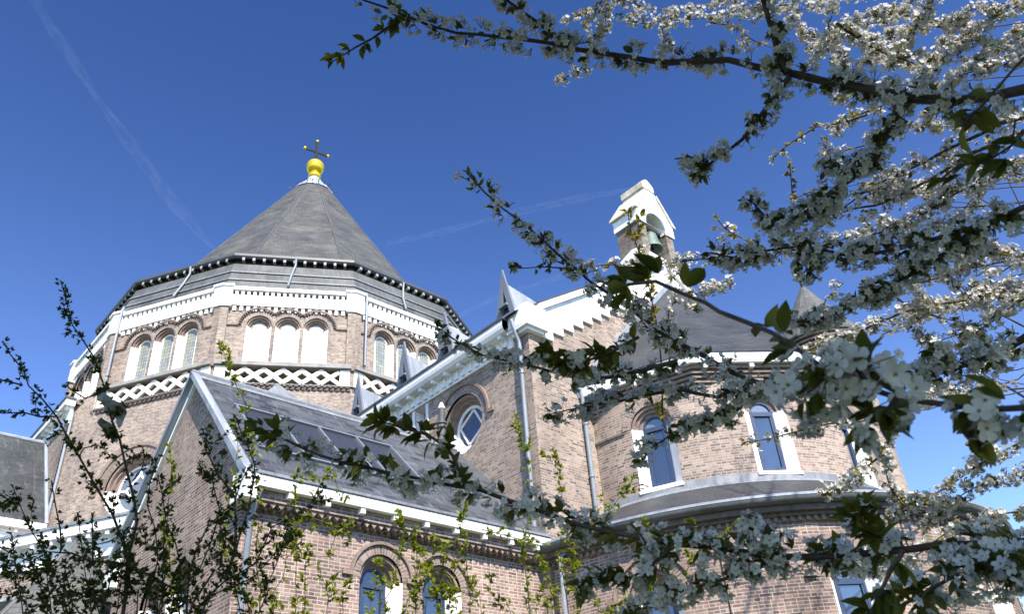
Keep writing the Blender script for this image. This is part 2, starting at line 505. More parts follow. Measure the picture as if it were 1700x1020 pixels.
g.face([(-8, 9.4, 0.004), (40, 2.0, 0.004), (40, 3.6, 0.004), (-8, 11.0, 0.004)])
g.build('path', 'paving')['kind'] = 'structure'

# ------------------------------------------------------------------ the church
XC, YD, YA = 18.0, 35.5, 11.97                   # axis of nave and dome, centre of the dome, centre of the apse
T15 = tan(radians(15))
church = thing('church', 'brown brick church with white trim, twelve sided slate dome, gable bellcote and round apse', 'church', (18, 25, 0))


def arched_window(fr, s, zb, zs, r, rg, depth, kind='casement', hood=None, name='arched_window', vous=0.22, label=None, frame_mat='blue_frame'):
    """window in a splayed white recess under stepped brick arches; returns the hole for the wall"""
    f = MB()
    fw = 0.042
    dg = -depth
    if kind != 'blind':
        ring(f, fr, s, zs, rg - fw, rg + 0.01, dg - 0.04, dg + 0.03, n=16)
        for sg in (-1, 1):
            f.fbox(fr, s + sg * (rg - fw / 2) - fw / 2, s + sg * (rg - fw / 2) + fw / 2, zb + 0.14, zs, dg - 0.04, dg + 0.03)
        f.fbox(fr, s - rg + fw, s + rg - fw, zb + 0.14, zb + 0.14 + fw, dg - 0.04, dg + 0.03)
        if kind == 'casement':
            f.fbox(fr, s - rg + fw, s + rg - fw, zs - 0.09, zs + 0.01, dg - 0.035, dg + 0.035)
            if hood: f.fbox(fr, s - rg + fw, s + rg - fw, zb + (zs - zb) * 0.62 - 0.025, zb + (zs - zb) * 0.62 + 0.025, dg - 0.035, dg + 0.03)
            for sg in (-1, 1):
                f.fbox(fr, s + sg * (rg - fw - 0.02) - 0.02, s + sg * (rg - fw - 0.02) + 0.02, zb + 0.14 + fw, zs - 0.09, dg - 0.035, dg + 0.02)
        win = f.build(name, frame_mat, church)
        p = MB()
        p.poly(fr, arch_loop(s, zb + 0.14, zs, rg - 0.02), (), dg - 0.015)
        p.build('pane', 'glass_lead' if kind == 'leaded' else 'glass', win)
        if kind == 'casement' and not hood:
            p = MB(); p.poly(fr, [(s + rg - 0.03, zs + 0.012)] + arch(s, zs + 0.012, rg - 0.03, 16) + [(s - rg + 0.03, zs + 0.012)], (), dg - 0.008)
            p.build('fanlight', 'glass_pale', win)
    else:
        f.poly(fr, arch_loop(s, zb + 0.16, zs, rg), (), dg)
        win = f.build(name, 'white', church)
        e = MB(); ring(e, fr, s, zs, rg - 0.035, rg - 0.004, dg - 0.01, dg + 0.02, n=16)
        for sg in (-1, 1): e.fbox(fr, s + sg * (rg - 0.02) - 0.016, s + sg * (rg - 0.02) + 0.016, zb + 0.16, zs, dg - 0.01, dg + 0.02)
        e.fbox(fr, s - rg, s + rg, zb + 0.15, zb + 0.185, dg - 0.01, dg + 0.05); e.build('panel_edge_shade', 'bracket', win)  # grey strips stand in for the shadow round the recessed panel
    if label: win['label'] = label
    j = MB()
    for sg in (-1, 1):
        j.face([fr(s + sg * r, zb, 0.002), fr(s + sg * r, zs, 0.002), fr(s + sg * rg, zs, dg), fr(s + sg * rg, zb + 0.14, dg)])
    j.face([fr(s - r, zb, 0.002), fr(s + r, zb, 0.002), fr(s + rg, zb + 0.14, dg), fr(s - rg, zb + 0.14, dg)])
    j.fbox(fr, s - r - 0.02, s + r + 0.02, zb - 0.06, zb + 0.01, 0.003, 0.05)
    j.build('reveal', 'white', win)
    a = MB()
    ns = 3
    st = (r - rg) / ns
    for k in range(ns):
        r1 = r - k * st; r0 = r1 - st
        ring(a, fr, s, zs, r0, r1, dg - 0.01, -depth * (k + 0.55) / ns, n=18)
    a.build('stepped_arch', 'brick_plain', win)
    if vous:
        a = MB()
        ring(a, fr, s, zs, r, r + vous, 0.0, 0.006, n=22)
        a.build('voussoir_arch', 'voussoir', win)
    if hood:
        a = MB()
        ring(a, fr, s, zs, r + vous + 0.004, r + vous + hood, 0.0, 0.055, n=22)
        for sg in (-1, 1):
            x = s + sg * (r + vous + hood)
            a.fbox(fr, min(x, x + sg * 0.14), max(x, x + sg * 0.14), zs - 0.001, zs + 0.075, 0.0, 0.055)
        a.build('hood_mould', 'brick_plain', win)
    return arch_loop(s, zb, zs, r)


def oculus(fr, s, zc, r, rg, depth, vous, hood, name='round_window', qf=0.60, turn=0.0, pane='glass'):
    dg = -depth
    f = MB()
    ring(f, fr, s, zc, rg - 0.07, rg + 0.01, dg - 0.05, dg + 0.03, 0, 2 * pi, 32, ends=False)
    q = rg * qf
    cs = [(s + q * cos(a), zc + q * sin(a)) for a in (pi / 2 + turn, pi + turn, 1.5 * pi + turn, turn)]
    w = rg * 0.045
    def bar(p0, p1):
        d = Vector((p1[0] - p0[0], p1[1] - p0[1])); n = Vector((-d.y, d.x)).normalized() * w
        f.prism(fr, [(p0[0] - n.x, p0[1] - n.y), (p1[0] - n.x, p1[1] - n.y), (p1[0] + n.x, p1[1] + n.y), (p0[0] + n.x, p0[1] + n.y)], dg - 0.03, dg + 0.025)
    for i in range(4):
        bar(cs[i], cs[(i + 1) % 4])
        a = (pi / 2, pi, 1.5 * pi, 0)[i] + turn
        bar((s + q * 0.98 * cos(a), zc + q * 0.98 * sin(a)), (s + (rg - 0.05) * cos(a), zc + (rg - 0.05) * sin(a)))
    win = f.build(name, 'white', church)
    p = MB(); p.poly(fr, [(s + rg * cos(2 * pi * i / 32), zc + rg * sin(2 * pi * i / 32)) for i in range(32)], (), dg - 0.01)
    p.build('pane', pane, win)
    j = MB()
    n = 20
    for i in range(n):
        a = pi + pi * i / n; b = pi + pi * (i + 1) / n
        P = lambda rr, t, d: fr(s + rr * cos(t), zc + rr * sin(t), d)
        j.face([P(r, a, 0.003), P(r, b, 0.003), P(rg, b, dg), P(rg, a, dg)])
    j.build('reveal', 'white', win, smooth=True)
    a = MB(); st = (r - rg) / 3
    for k in range(3):
        ring(a, fr, s, zc, r - (k + 1) * st, r - k * st, dg - 0.01, -depth * (k + 0.55) / 3, 0, pi, 24)
    a.build('stepped_arch', 'brick_plain', win)
    a = MB(); ring(a, fr, s, zc, r, r + vous, 0, 0.006, 0, pi, 28); a.build('voussoir_arch', 'voussoir', win)
    a = MB(); ring(a, fr, s, zc, r + vous + 0.004, r + vous + hood, 0, 0.06, -0.1, pi + 0.1, 28)
    for sg in (-1, 1):
        x = s + sg * (r + vous + hood)
        a.fbox(fr, min(x, x + sg * 0.16), max(x, x + sg * 0.16), zc - 0.12, zc - 0.03, 0, 0.06)
    a.build('hood_mould', 'brick_plain', win)
    return [(s + r * cos(2 * pi * i / 32), zc + r * sin(2 * pi * i / 32)) for i in range(32)]


def pipe(pts, r=0.05, parent=None, clips=()):
    m = MB(); m.tube(pts, r, 10)
    o = m.build('downpipe', 'pipe', parent or church, smooth=True, sharp=60)
    if clips:
        c = MB()
        for p in clips: c.lathe([(r * 1.05, p[2] - 0.03), (r * 1.35, p[2] - 0.03), (r * 1.35, p[2] + 0.03), (r * 1.05, p[2] + 0.03)], p, 10)
        c.build('pipe_collar', 'pipe', o)
    return o


# ---- dome: twelve sided drum -------------------------------------------------
def dfr(a, ap): return Frame((XC + ap * cos(radians(a)), YD + ap * sin(radians(a))), a)
def dpt(a, R, z): return Vector((XC + R * cos(radians(a)), YD + R * sin(radians(a)), z))
C15 = cos(radians(15))
DETAIL = (150, 180, 210, 240, 270, 300)
AW = 9.85
WS = (-1.13, 0.0, 1.13)
drum = MB()
for a in range(0, 360, 30):
    fr = dfr(a, AW)
    hw = AW * T15
    holes = []
    if a in DETAIL:
        blind = a == 240
        for s in WS:
            holes.append(arched_window(fr, s, 18.5, 20.19, 0.49, 0.30, 0.26, 'blind' if blind else 'leaded', None,
                                       'blind_window' if blind else 'arched_window', 0.07, None, 'white'))
    drum.poly(fr, [(-hw, 18.3), (hw, 18.3), (hw, 22.0), (-hw, 22.0)], holes)
    # lower storey
    fl = dfr(a, 9.93); hl = 9.93 * T15
    hole = []
    if a == 210:
        hole = [oculus(fl, -0.15, 13.85, 1.2, 0.90, 0.38, 0.36, 0.14, pane='glass_pale')]
        drum.poly(fl, [(-3.82, 0), (hl, 0), (hl, 17.5), (-3.82, 17.5)], hole)
        drum.poly(fl, [(-3.82, 17.5), (-2.70, 17.5), (-2.70, 18.2), (-3.82, 18.2)])
    else:
        drum.poly(fl, [(-hl, 0), (hl, 0), (hl, 17.5), (-hl, 17.5)])
    # wall behind the lattice
    fi = dfr(a, 9.62); hi = 9.62 * T15
    drum.poly(fi, [(-hi, 17.45), (hi, 17.45), (hi, 18.35), (-hi, 18.35)])
    drum.face([fi(-hi, 17.5), fi(hi, 17.5), fl(hl, 17.5), fl(-hl, 17.5)])
drum.build('drum_wall', 'brick_drum', church)
# corner piers
for k in range(4, 11):
    th = 15 + 30 * k
    f1 = dfr(th - 15, AW); f2 = dfr(th + 15, AW)
    def loop(s, d, z, e=0.0):
        R = (AW + d) / C15
        return [f1(s, z, -0.05), f1(s, z, d), dpt(th, R, z), f2(-s, z, d), f2(-s, z, -0.05)]
    pier = MB(); cap = MB()
    pier.hexa(loop(2.42, 0.06, 17.46), loop(2.42, 0.06, 18.2))
    pier.hexa(loop(2.38, 0.16, 18.2), loop(2.38, 0.16, 21.0))
    cap.hexa(loop(2.30, 0.22, 20.97), loop(2.30, 0.22, 21.93))
    cap.hexa(loop(2.26, 0.28, 21.93), loop(2.26, 0.28, 22.03))
    cap.hexa(loop(2.26, 0.28, 22.03), loop(2.32, 0.10, 22.12))
    po = pier.build('corner_pier', 'brick_drum', church)
    cap.build('pier_cap', 'white', po)
# white band with dentils
for a in DETAIL:
    fr = dfr(a, AW)
    b = MB()
    b.fbox(fr, -2.31, 2.31, 21.10, 21.60, -0.02, 0.10)
    b.fbox(fr, -2.29, 2.29, 21.82, 21.98, -0.02, 0.17)
    b.face([fr(-2.29, 21.98, 0.17), fr(2.29, 21.98, 0.17), fr(2.29, 22.06, 0.05), fr(-2.29, 22.06, 0.05)])
    band = b.build('white_cornice', 'white', church)
    d = MB()
    n = 17
    for i in range(n):
        s = -2.31 + 4.62 * (i + 0.5) / n
        d.fbox(fr, s - 0.068, s + 0.068, 20.86, 21.098, 0.0, 0.055)
    n = 19
    for i in range(n):
        s = -2.27 + 4.54 * (i + 0.5) / n
        d.fbox(fr, s - 0.06, s + 0.06, 21.62, 21.818, 0.0, 0.10)
    d.fbox(fr, -2.36, 2.36, 20.86, 21.1, -0.02, 0.004, 1); d.fbox(fr, -2.36, 2.36, 21.6, 21.82, -0.02, 0.004, 1)
    d.build('dentil_course', ['white', 'brick_dark'], band)
    # brick hood over the three arches, set with small dark teeth
    h = MB(); teeth = h
    for i, s in enumerate(WS):
        lo = 0.0 if i == 2 else acos(0.565 / 0.80)
        hi = pi if i == 0 else pi - acos(0.565 / 0.80)
        ring(h, fr, s, 20.19, 0.79, 0.85, 0, 0.085, lo, hi, 18)
        m = int((hi - lo) / 0.14)
        for q in range(m):
            an = lo + (hi - lo) * (q + 0.5) / m
            P = lambda r, t, d: fr(s + r * cos(t), 20.19 + r * sin(t), d)
            w = 0.034
            h.hexa([P(0.70, an - w, 0), P(0.70, an - w, 0.09), P(0.70, an + w, 0.09), P(0.70, an + w, 0)],
                       [P(0.788, an - w, 0), P(0.788, an - w, 0.09), P(0.788, an + w, 0.09), P(0.788, an + w, 0)], 1)
    for sg in (-1, 1):
        x0, x1 = sorted((sg * (1.13 + 0.79), sg * 2.38))
        h.fbox(fr, x0, x1, 20.15, 20.23, 0, 0.07)
    h.build('hood_mould', ['brick_plain', 'brick_dark'], church)
    # sill cornice and lattice frieze
    b = MB()
    b.fbox(fr, -2.62, 2.62, 18.24, 18.36, -0.1, 0.26)
    b.fbox(fr, -2.60, 2.60, 18.36, 18.44, -0.1, 0.20)
    b.fbox(fr, -2.70, 2.70, 17.46, 17.50, -0.1, 0.15)
    b.build('sill_cornice', 'sill_stone', church)
    L = MB()
    z0, z1 = 17.51, 18.20
    L.fbox(fr, -2.58, -2.18, z0, z1, -0.05, 0.14); L.fbox(fr, 2.18, 2.58, z0, z1, -0.05, 0.14)
    P = 4.36 / 6
    def bar(s0, s1, za, zb, d0, d1):
        w = 0.088
        dd = Vector((s1 - s0, zb - za)).normalized(); nn = Vector((-dd.y, dd.x)) * w
        lp = [(s0 - nn.x, za - nn.y), (s1 - nn.x, zb - nn.y), (s1 + nn.x, zb + nn.y), (s0 + nn.x, za + nn.y)]
        lp = [(min(2.2, max(-2.2, p[0])), min(z1 + 0.03, max(z0 - 0.0, p[1]))) for p in lp]
        L.prism(fr, lp, d0, d1)
    for k in range(6):
        s = -2.18 + P * k
        bar(s, s + P, z1 - 0.07, z0 + 0.06, 0.03, 0.130)
        bar(s, s + P, z0 + 0.06, z1 - 0.07, 0.031, 0.127)
    for k in range(1, 6):
        s = -2.18 + P * k
        L.prism(fr, arch(s, z1 - 0.14, 0.15, 8), 0.02, 0.124)
    L.build('lattice_frieze', 'cream', church)
    dn = MB(); dn.fbox(fr, -2.62, 2.62, 17.26, 17.46, 0.0, 0.10)
    for row, zz in enumerate((17.37, 17.27)):
        for i in range(24):
            s = -2.6 + 5.2 * (i + 0.5 + 0.25 * row) / 24
            dn.fbox(fr, s - 0.06, s + 0.06, zz, zz + 0.085, 0.05, 0.2 - 0.05 * row)
    dn.build('brick_dentils', 'brick_dark', church)

# stepped lead skirt, gutter, brackets and the slate roof
sk = MB()
R = 10.28
prof = [(10.20, 22.02), (10.02, 22.50), (10.06, 22.52), (10.03, 22.58), (9.86, 23.0), (9.90, 23.02), (9.87, 23.08), (9.66, 23.60)]
sk.lathe(prof, (XC, YD), 12, radians(15), radians(375))
sk.build('lead_skirt', 'lead_dark', church)
sk = MB()
for R, z in ((10.06, 22.53), (9.90, 23.03)):
    sk.lathe([(R - 0.04, z - 0.03), (R + 0.02, z - 0.03), (R + 0.02, z + 0.025), (R - 0.05, z + 0.03)], (XC, YD), 12, radians(15), radians(375))
sk.build('lead_roll', 'lead', church)
gu = MB()
gu.lathe([(9.42, 23.55), (9.42, 24.0), (9.64, 24.0), (9.64, 23.88), (9.74, 23.88), (9.81, 23.96), (9.81, 24.08), (9.74, 24.08), (9.74, 23.98), (9.3, 23.98)], (XC, YD), 12, radians(15), radians(375))
gut = gu.build('dome_gutter', 'gutter', church)
bk0 = None
for a in DETAIL:
    fr = dfr(a, 9.42 * C15)
    for i in range(11):
        s = -2.36 + 4.72 * (i + 0.5) / 11
        b = MB()
        b.prism(Frame(fr(s, 0), a - 90), [(0.01, 23.62), (0.10, 23.70), (0.33, 23.76), (0.33, 23.90), (0.20, 23.985), (0.01, 23.985)], -0.055, 0.055)
        b.build('bracket', 'bracket', gut)
dr = MB()
dr.lathe([(9.70, 24.0), (8.55, 24.06), (0.86, 36.25)], (XC, YD), 12, radians(15), radians(375))
droof = dr.build('dome_roof', 'slate_dome', church)
hip = MB()
for k in range(12):
    th = 15 + 30 * k
    hip.tube([dpt(th, 8.55, 24.1), dpt(th, 0.9, 36.22)], 0.028, 6)
hip.build('hip_lead', 'lead_dark', droof)
cp = MB()
cp.lathe([(1.22, 35.78), (1.20, 35.9), (0.62, 36.62), (0.36, 37.1), (0.3, 37.2)], (XC, YD), 12, radians(15), radians(375))
sn = cp
for k in range(12):
    th = 15 + 30 * k
    sn.tube([dpt(th, 1.22, 35.9), dpt(th, 1.50, 35.95)], 0.025, 5, 1)
    sn.tube([dpt(th + 15, 1.2, 35.9), dpt(th + 15, 1.42, 35.92)], 0.02, 5, 1)
sn.build('lead_cap', ['zinc', 'lead_dark'], church)
fin = MB()
fin.lathe([(0.0, 37.08), (0.22, 37.10), (0.37, 37.22), (0.40, 37.36), (0.34, 37.5), (0.2, 37.58), (0.0, 37.6)], (XC, YD), 24)
fino = fin.build('finial', 'gold', church, smooth=True)
orb = MB(); orb.lathe([(0.55 * sin(pi * i / 14), 38.10 - 0.55 * cos(pi * i / 14)) for i in range(15)], (XC, YD), 28)
orb.build('orb', 'gold', fino, smooth=True)
cr = MB()
CF = Frame((XC, YD), 262)
zc0 = 39.42
cr.prism(CF, [(-0.13, 38.62), (0.13, 38.62), (0.055, zc0), (0.105, 40.28), (-0.105, 40.28), (-0.055, zc0)], -0.035, 0.035)
cr.prism(CF, [(0.0, zc0 + 0.055), (-0.72, zc0 + 0.105), (-0.72, zc0 - 0.105), (0.0, zc0 - 0.055)], -0.033, 0.033)
cr.prism(CF, [(0.0, zc0 + 0.055), (0.72, zc0 + 0.105), (0.72, zc0 - 0.105), (0.0, zc0 - 0.055)], -0.033, 0.033)
cro = cr.build('cross', 'iron', fino)
kb = MB()
for s, z in ((-0.76, zc0), (0.76, zc0), (0, 40.34)):
    c = CF(s, z)
    kb.lathe([(0.10 * sin(pi * i / 8), z - 0.10 * cos(pi * i / 8)) for i in range(9)], c, 12)
kb.build('cross_knob', 'gold', cro, smooth=True)
# pipes over the skirt and down the corners
for a, s in ((210, 0.35), (240, 0.05), (270, 0.1)):
    fs = dfr(a, 0)
    pipe([fs(s, 23.95, 9.50), fs(s, 23.6, 9.46), fs(s - 0.12, 22.95, 9.64), fs(s - 0.2, 22.15, 9.98)], 0.05)
f2 = dfr(210, AW)
pipe([f2(-2.28, 22.2, 0.2), f2(-2.22, 21.9, 0.32), f2(-2.22, 18.5, 0.32)], 0.05)
f2 = dfr(270, AW)
pipe([f2(-2.2, 22.1, 0.2), f2(-2.22, 21.85, 0.3), f2(-2.22, 18.5, 0.3)], 0.05)
pipe([f2(-2.3, 17.3, 0.22), f2(-2.3, 10.0, 0.22)], 0.05)
f2 = dfr(210, 9.93)
pipe([f2(-3.72, 17.75, 0.1), f2(-3.66, 17.4, 0.1), f2(-3.66, 9.0, 0.1)], 0.06)

# ---- arm of the church left of the dome, with the white cornice ----------------
FW = Frame((7.4, 0), 180)                          # s = -y
w = MB()
w.poly(FW, [(-48, 0), (-33.68, 0), (-33.68, 17.9), (-48, 17.9)])
w.build('side_wall', 'brick_drum', church)
w = MB()
w.fbox(FW, -48, -33.6, 17.2, 17.75, -0.05, 0.06)
w.fbox(FW, -48, -33.5, 17.75, 18.02, -0.05, 0.32)
sc_ = w.build('white_cornice', 'white', church)
w = MB(); w.fbox(FW, -48, -33.45, 18.02, 18.10, -0.05, 0.36); w.build('gutter_edge', 'gutter', church)
for i in range(24):
    s = -47.5 + i * 0.6
    w = MB(); w.fbox(FW, s - 0.1, s + 0.1, 17.05, 17.2, -0.02, 0.055); w.build('shadow_tooth', 'white', sc_)  # added teeth, for the stepped shadow edge under the frieze
    w = MB(); w.fbox(FW, s - 0.06, s + 0.06, 17.6, 17.75, 0.05, 0.24); w.build('cornice_block', 'white', sc_)
w = MB(); w.face([(7.2, 33.5, 17.9), (7.2, 48, 17.9), (14, 48, 17.5), (14, 33.5, 17.5)]); w.build('side_roof', 'slate_left', church)
# low slate roofed wing at the far left
w = MB()
w.face([(7.4, 33.02, 12.70), (7.4, 36.42, 17.20), (-14, 36.42, 17.20), (-14, 33.02, 12.70)])
w.face([(7.4, 36.42, 17.20), (7.4, 39.8, 12.70), (-14, 39.8, 12.70), (-14, 36.42, 17.20)])
lw = w.build('wing_roof', 'slate_left', church)
w = MB(); w.tube([(7.4, 36.42, 17.22), (-14, 36.42, 17.22)], 0.09, 8)
w.tube([(7.36, 32.95, 12.72), (7.36, 36.42, 17.24)], 0.07, 8); w.build('ridge_lead', 'zinc', lw)
w = MB()
w.box(-14, 7.35, 32.80, 33.15, 12.42, 12.68); w.box(-14, 7.3, 33.05, 33.16, 11.85, 12.42)
wc = w.build('white_cornice', 'white', church)
for i in range(14):
    w = MB(); w.box(7.0 - i * 0.62, 7.1 - i * 0.62, 32.9, 33.06, 12.28, 12.425); w.build('cornice_block', 'white', wc)
w = MB(); w.box(-14, 7.35, 33.1, 39.7, 0, 12.42); w.build('wing_wall', 'brick_drum', church)

# ---- aisle round the dome with its own white eaves -------------------------------
A0 = Vector((4.05, 24.55)); A1 = Vector((6.60, 20.15))
ad = (A1 - A0).normalized()
FA = Frame((A0.x, A0.y), 210)
aL = (A1 - A0).length
w = MB()
wz = 9.0
def awin(s):
    return arched_window(FA, s, 5.3, 6.9, 0.62, 0.36, 0.35, 'casement', None, 'arched_window', 0.24, None, 'white')
hs = [awin(1.9), awin(-1.6)]
w.poly(FA, [(-12, 0), (aL, 0), (aL, wz - 0.3), (-12, wz - 0.3)], hs)
w.face([FA(-12, wz - 0.3), FA(aL, wz - 0.3), FA(aL, wz + 0.1, -7), FA(-12, wz + 0.1, -7)])
w.build('aisle_wall', 'brick_chapel', church)
w = MB()
w.fbox(FA, -12, aL, wz - 0.85, wz - 0.30, -0.1, 0.05)
w.fbox(FA, -12, aL, wz - 0.30, wz - 0.05, -0.1, 0.34)
ac = w.build('white_cornice', 'white', church)
w = MB(); w.fbox(FA, -12, aL + 0.02, wz - 0.05, wz + 0.02, -0.1, 0.38); w.build('gutter_edge', 'lead', church)
for i in range(9):
    s = -0.1 + i * 0.55
    w = MB(); w.fbox(FA, s - 0.05, s + 0.05, wz - 0.42, wz - 0.302, 0.045, 0.3); w.build('cornice_block', 'white', ac)
    w = MB(); w.prism(FA, [(s - 0.02, wz - 0.84), (s + 0.1, wz - 0.84), (s + 0.16, wz - 0.6)], 0.045, 0.075); w.build('shadow_tooth', 'white', ac)  # added wedges, standing in for the pointed block shadows
# small slate pyramid of the stair bay, and a lead flat beside it
BX, BY = 5.05, 19.35
w = MB(); w.lathe([(1.95, 5.2), (1.9, 5.3), (0.02, 7.95)], (BX, BY), 8, radians(22.5), radians(382.5)); br = w.build('bay_roof', 'slate_old', church)
w = MB()
for k in range(8):
    t = radians(22.5 + 45 * k); w.tube([(BX + 1.9 * cos(t), BY + 1.9 * sin(t), 5.31), (BX, BY, 7.98)], 0.03, 6)
w.build('hip_lead', 'lead_dark', br)
w = MB(); w.lathe([(1.75, 0), (1.75, 5.22)], (BX, BY), 8, radians(22.5), radians(382.5)); w.build('bay_wall', 'brick_chapel', church)
w = MB(); w.hexa([FA(1.2, 6.95, 0.0), FA(1.2, 6.95, 1.5), FA(3.4, 6.95, 1.5), FA(3.4, 6.95, 0.0)], [FA(1.2, 7.25, 0.0), FA(1.2, 7.02, 1.5), FA(3.4, 7.02, 1.5), FA(3.4, 7.25, 0.0)])
w.build('lead_flat', 'zinc', church)

# ---- nave ----------------------------------------------------------------------
XN, YG, HW = 11.9, 11.97, 6.1
SL = 0.665
nave = MB()
FN = Frame((XN, 0), 180)                            # s = -y
oc = oculus(FN, -14.55, 10.56, 0.78, 0.56, 0.32, 0.22, 0.07, 'round_window', 0.82, -0.25)
slot = [(-16.5, 8.9), (-16.02, 8.9), (-16.02, 11.72), (-16.5, 11.72)]
nave.poly(FN, [(-27.5, 0), (-YG, 0), (-YG, 12.1), (-27.5, 12.1)], [oc, slot])
FG = Frame((XC, YG), 270)                           # s = x - 18
nave.poly(FG, [(-HW, 0), (HW, 0), (HW, 12.3), (0, 12.3 + SL * HW), (-HW, 12.3)])
FR = Frame((24.1, 0), 0)
nave.poly(FR, [(YG, 0), (27.5, 0), (27.5, 12.1), (YG, 12.1)])
nave.build('nave_wall', 'brick_nave', church)
w = MB()                                            # tall slot window with white sides
w.face([FN(-16.5, 8.9), FN(-16.5, 11.72), FN(-16.5, 11.72, -0.35), FN(-16.5, 8.9, -0.35)])
w.face([FN(-16.02, 8.9), FN(-16.02, 11.72), FN(-16.02, 11.72, -0.35), FN(-16.02, 8.9, -0.35)])
w.face([FN(-16.5, 11.72), FN(-16.02, 11.72), FN(-16.02, 11.72, -0.35), FN(-16.5, 11.72, -0.35)])
w.fbox(FN, -16.62, -16.5, 8.9, 11.72, -0.02, 0.025); w.fbox(FN, -16.02, -15.92, 8.9, 11.72, -0.02, 0.025)
sw = w.build('slot_window', 'white', church)
w = MB(); w.poly(FN, slot, (), -0.30); w.build('pane', 'glass', sw)
# roof
rf = MB()
for sg in (-1, 1):
    x0 = XC + sg * (HW + 0.33); z0 = 12.44; zr = 12.44 + SL * (HW + 0.33)
    p = [(x0, YG + 0.05, z0), (XC, YG + 0.05, zr), (XC, 27, zr), (x0, 27, z0)]
    rf.face(p if sg > 0 else list(reversed(p)))
rf.build('nave_roof', 'slate_grey', church)
# eaves cornice of the long wall
w = MB()
w.fbox(FN, -27.3, -12.45, 11.74, 12.10, -0.02, 0.06)
w.prism(Frame((XN, 27.3), 90), [(0, 12.10), (0.30, 12.10), (0.36, 12.18), (0.38, 12.28), (0.36, 12.40), (0, 12.40)], -15.0 + 0.15, 0)
nc = w.build('white_cornice', 'white', church)
w = MB(); w.fbox(FN, -27.3, -12.4, 12.40, 12.46, -0.05, 0.40); w.build('gutter_edge', 'gutter', church)
y = 12.7
while y < 21:
    w = MB(); w.fbox(FN, -y - 0.05, -y + 0.05, 12.0, 12.098, 0.06, 0.28); w.build('cornice_block', 'white', nc)
    for q in (0.0, 0.27):
        w = MB(); w.prism(FN, [(-y - q - 0.07, 11.80), (-y - q + 0.07, 11.80), (-y - q + 0.07, 12.02)], 0.06, 0.12); w.build('shadow_tooth', 'white', nc)  # added wedges, shaped to give the pointed shadows on the frieze
    y += 0.54
# gable: white stepped verge, kneeler block
w = MB()
for sg in (-1, 1):
    n = 15
    for k in range(n):
        x0 = 0.40 + k * 0.383; x1 = min(x0 + 0.383, 6.1)
        zb = 11.92 + k * 0.2555
        zt0 = 12.40 + SL * x0; zt1 = 12.40 + SL * x1
        ss = [(sg * (x0 - HW), zb), (sg * (x1 - HW), zb), (sg * (x1 - HW), zt1), (sg * (x0 - HW), zt0)]
        w.prism(FG, ss, -0.05, 0.07)
verge = w.build('stepped_verge', 'white', church)
w = MB()
for sg in (-1, 1):
    x0, x1 = 0.30, 6.05
    w.prism(FG, [(sg * (x0 - HW), 12.40 + SL * x0), (sg * (x1 - HW), 12.40 + SL * x1), (sg * (x1 - HW), 12.60 + SL * x1), (sg * (x0 - HW), 12.60 + SL * x0)], -0.25, 0.16)
w.build('gable_coping', 'white', verge)
w = MB()
for sg in (-1, 1):
    x0, x1 = 0.28, 6.05
    w.prism(FG, [(sg * (x0 - HW), 12.602 + SL * x0), (sg * (x1 - HW), 12.602 + SL * x1), (sg * (x1 - HW), 12.64 + SL * x1), (sg * (x0 - HW), 12.64 + SL * x0)], -0.27, 0.18)
w.build('coping_lead', 'gutter', verge)
for sg in (-1, 1):
    w = MB()
    c = XC + sg * (HW - 0.13)
    w.box(c - 0.33, c + 0.33, YG - 0.20, YG + 0.46, 12.12, 12.62)
    w.box(c - 0.27, c + 0.27, YG - 0.14, YG + 0.42, 11.92, 12.12)
    w.box(c - 0.36, c + 0.36, YG - 0.23, YG + 0.49, 12.0, 12.06)
    w.build('kneeler', 'white', church)
# pointed zinc dormers along the eaves
for y in (12.50, 14.90, 16.78, 19.15, 21.4):
    x = 11.72; h = 1.46; hw = 0.345; zb = 12.47
    m = MB()
    pk = (x, y, zb + h); lb = (x, y + hw, zb); rb = (x, y - hw, zb)
    xr = XN - 0.33 + (h + 0.02) / SL
    bk = (xr, y, zb + h)
    xl = x + 0.25
    tp_ = (x + 0.03, y, zb + 1.14); rt_ = (x + 0.03, y - hw * 0.92, zb); lt_ = (x + 0.03, y + hw * 0.92, zb)
    m.face([rt_, tp_, (x + 1.42, y, zb + 0.90), (x + 0.5, y - hw, zb + 0.2)])
    m.face([tp_, lt_, (x + 0.5, y + hw, zb + 0.2), (x + 1.42, y, zb + 0.90)])
    d = m.build('dormer', 'zinc', church)
    m = MB()
    FD = Frame((x, y), 180)
    tri = [(-hw, zb), (hw, zb), (0, zb + h)]
    inn = [(-hw * 0.50, zb + 0.14), (hw * 0.50, zb + 0.14), (0, zb + 0.86)]
    m.poly(FD, [(-hw - 0.03, zb), (hw + 0.03, zb), (0, zb + h + 0.06)], [inn], 0.03)
    for a, b in ((0, 1), (1, 2), (2, 0)):
        m.face([FD(*inn[a], 0.03), FD(*inn[b], 0.03), FD(*inn[b], -0.1), FD(*inn[a], -0.1)])
    m.face([FD(-hw - 0.03, zb, 0.03), FD(0, zb + h + 0.06, 0.03), FD(0, zb + h + 0.06, -0.03), FD(-hw - 0.03, zb, -0.03)])
    m.face([FD(hw + 0.03, zb, 0.03), FD(0, zb + h + 0.06, 0.03), FD(0, zb + h + 0.06, -0.03), FD(hw + 0.03, zb, -0.03)])
    m.fbox(FD, -hw * 0.42, hw * 0.42, zb + 0.36, zb + 0.42, -0.02, 0.10)
    m.build('dormer_front', 'zinc_frame', d)
    m = MB(); m.poly(FD, inn, (), -0.05); m.build('pane', 'glass', d)
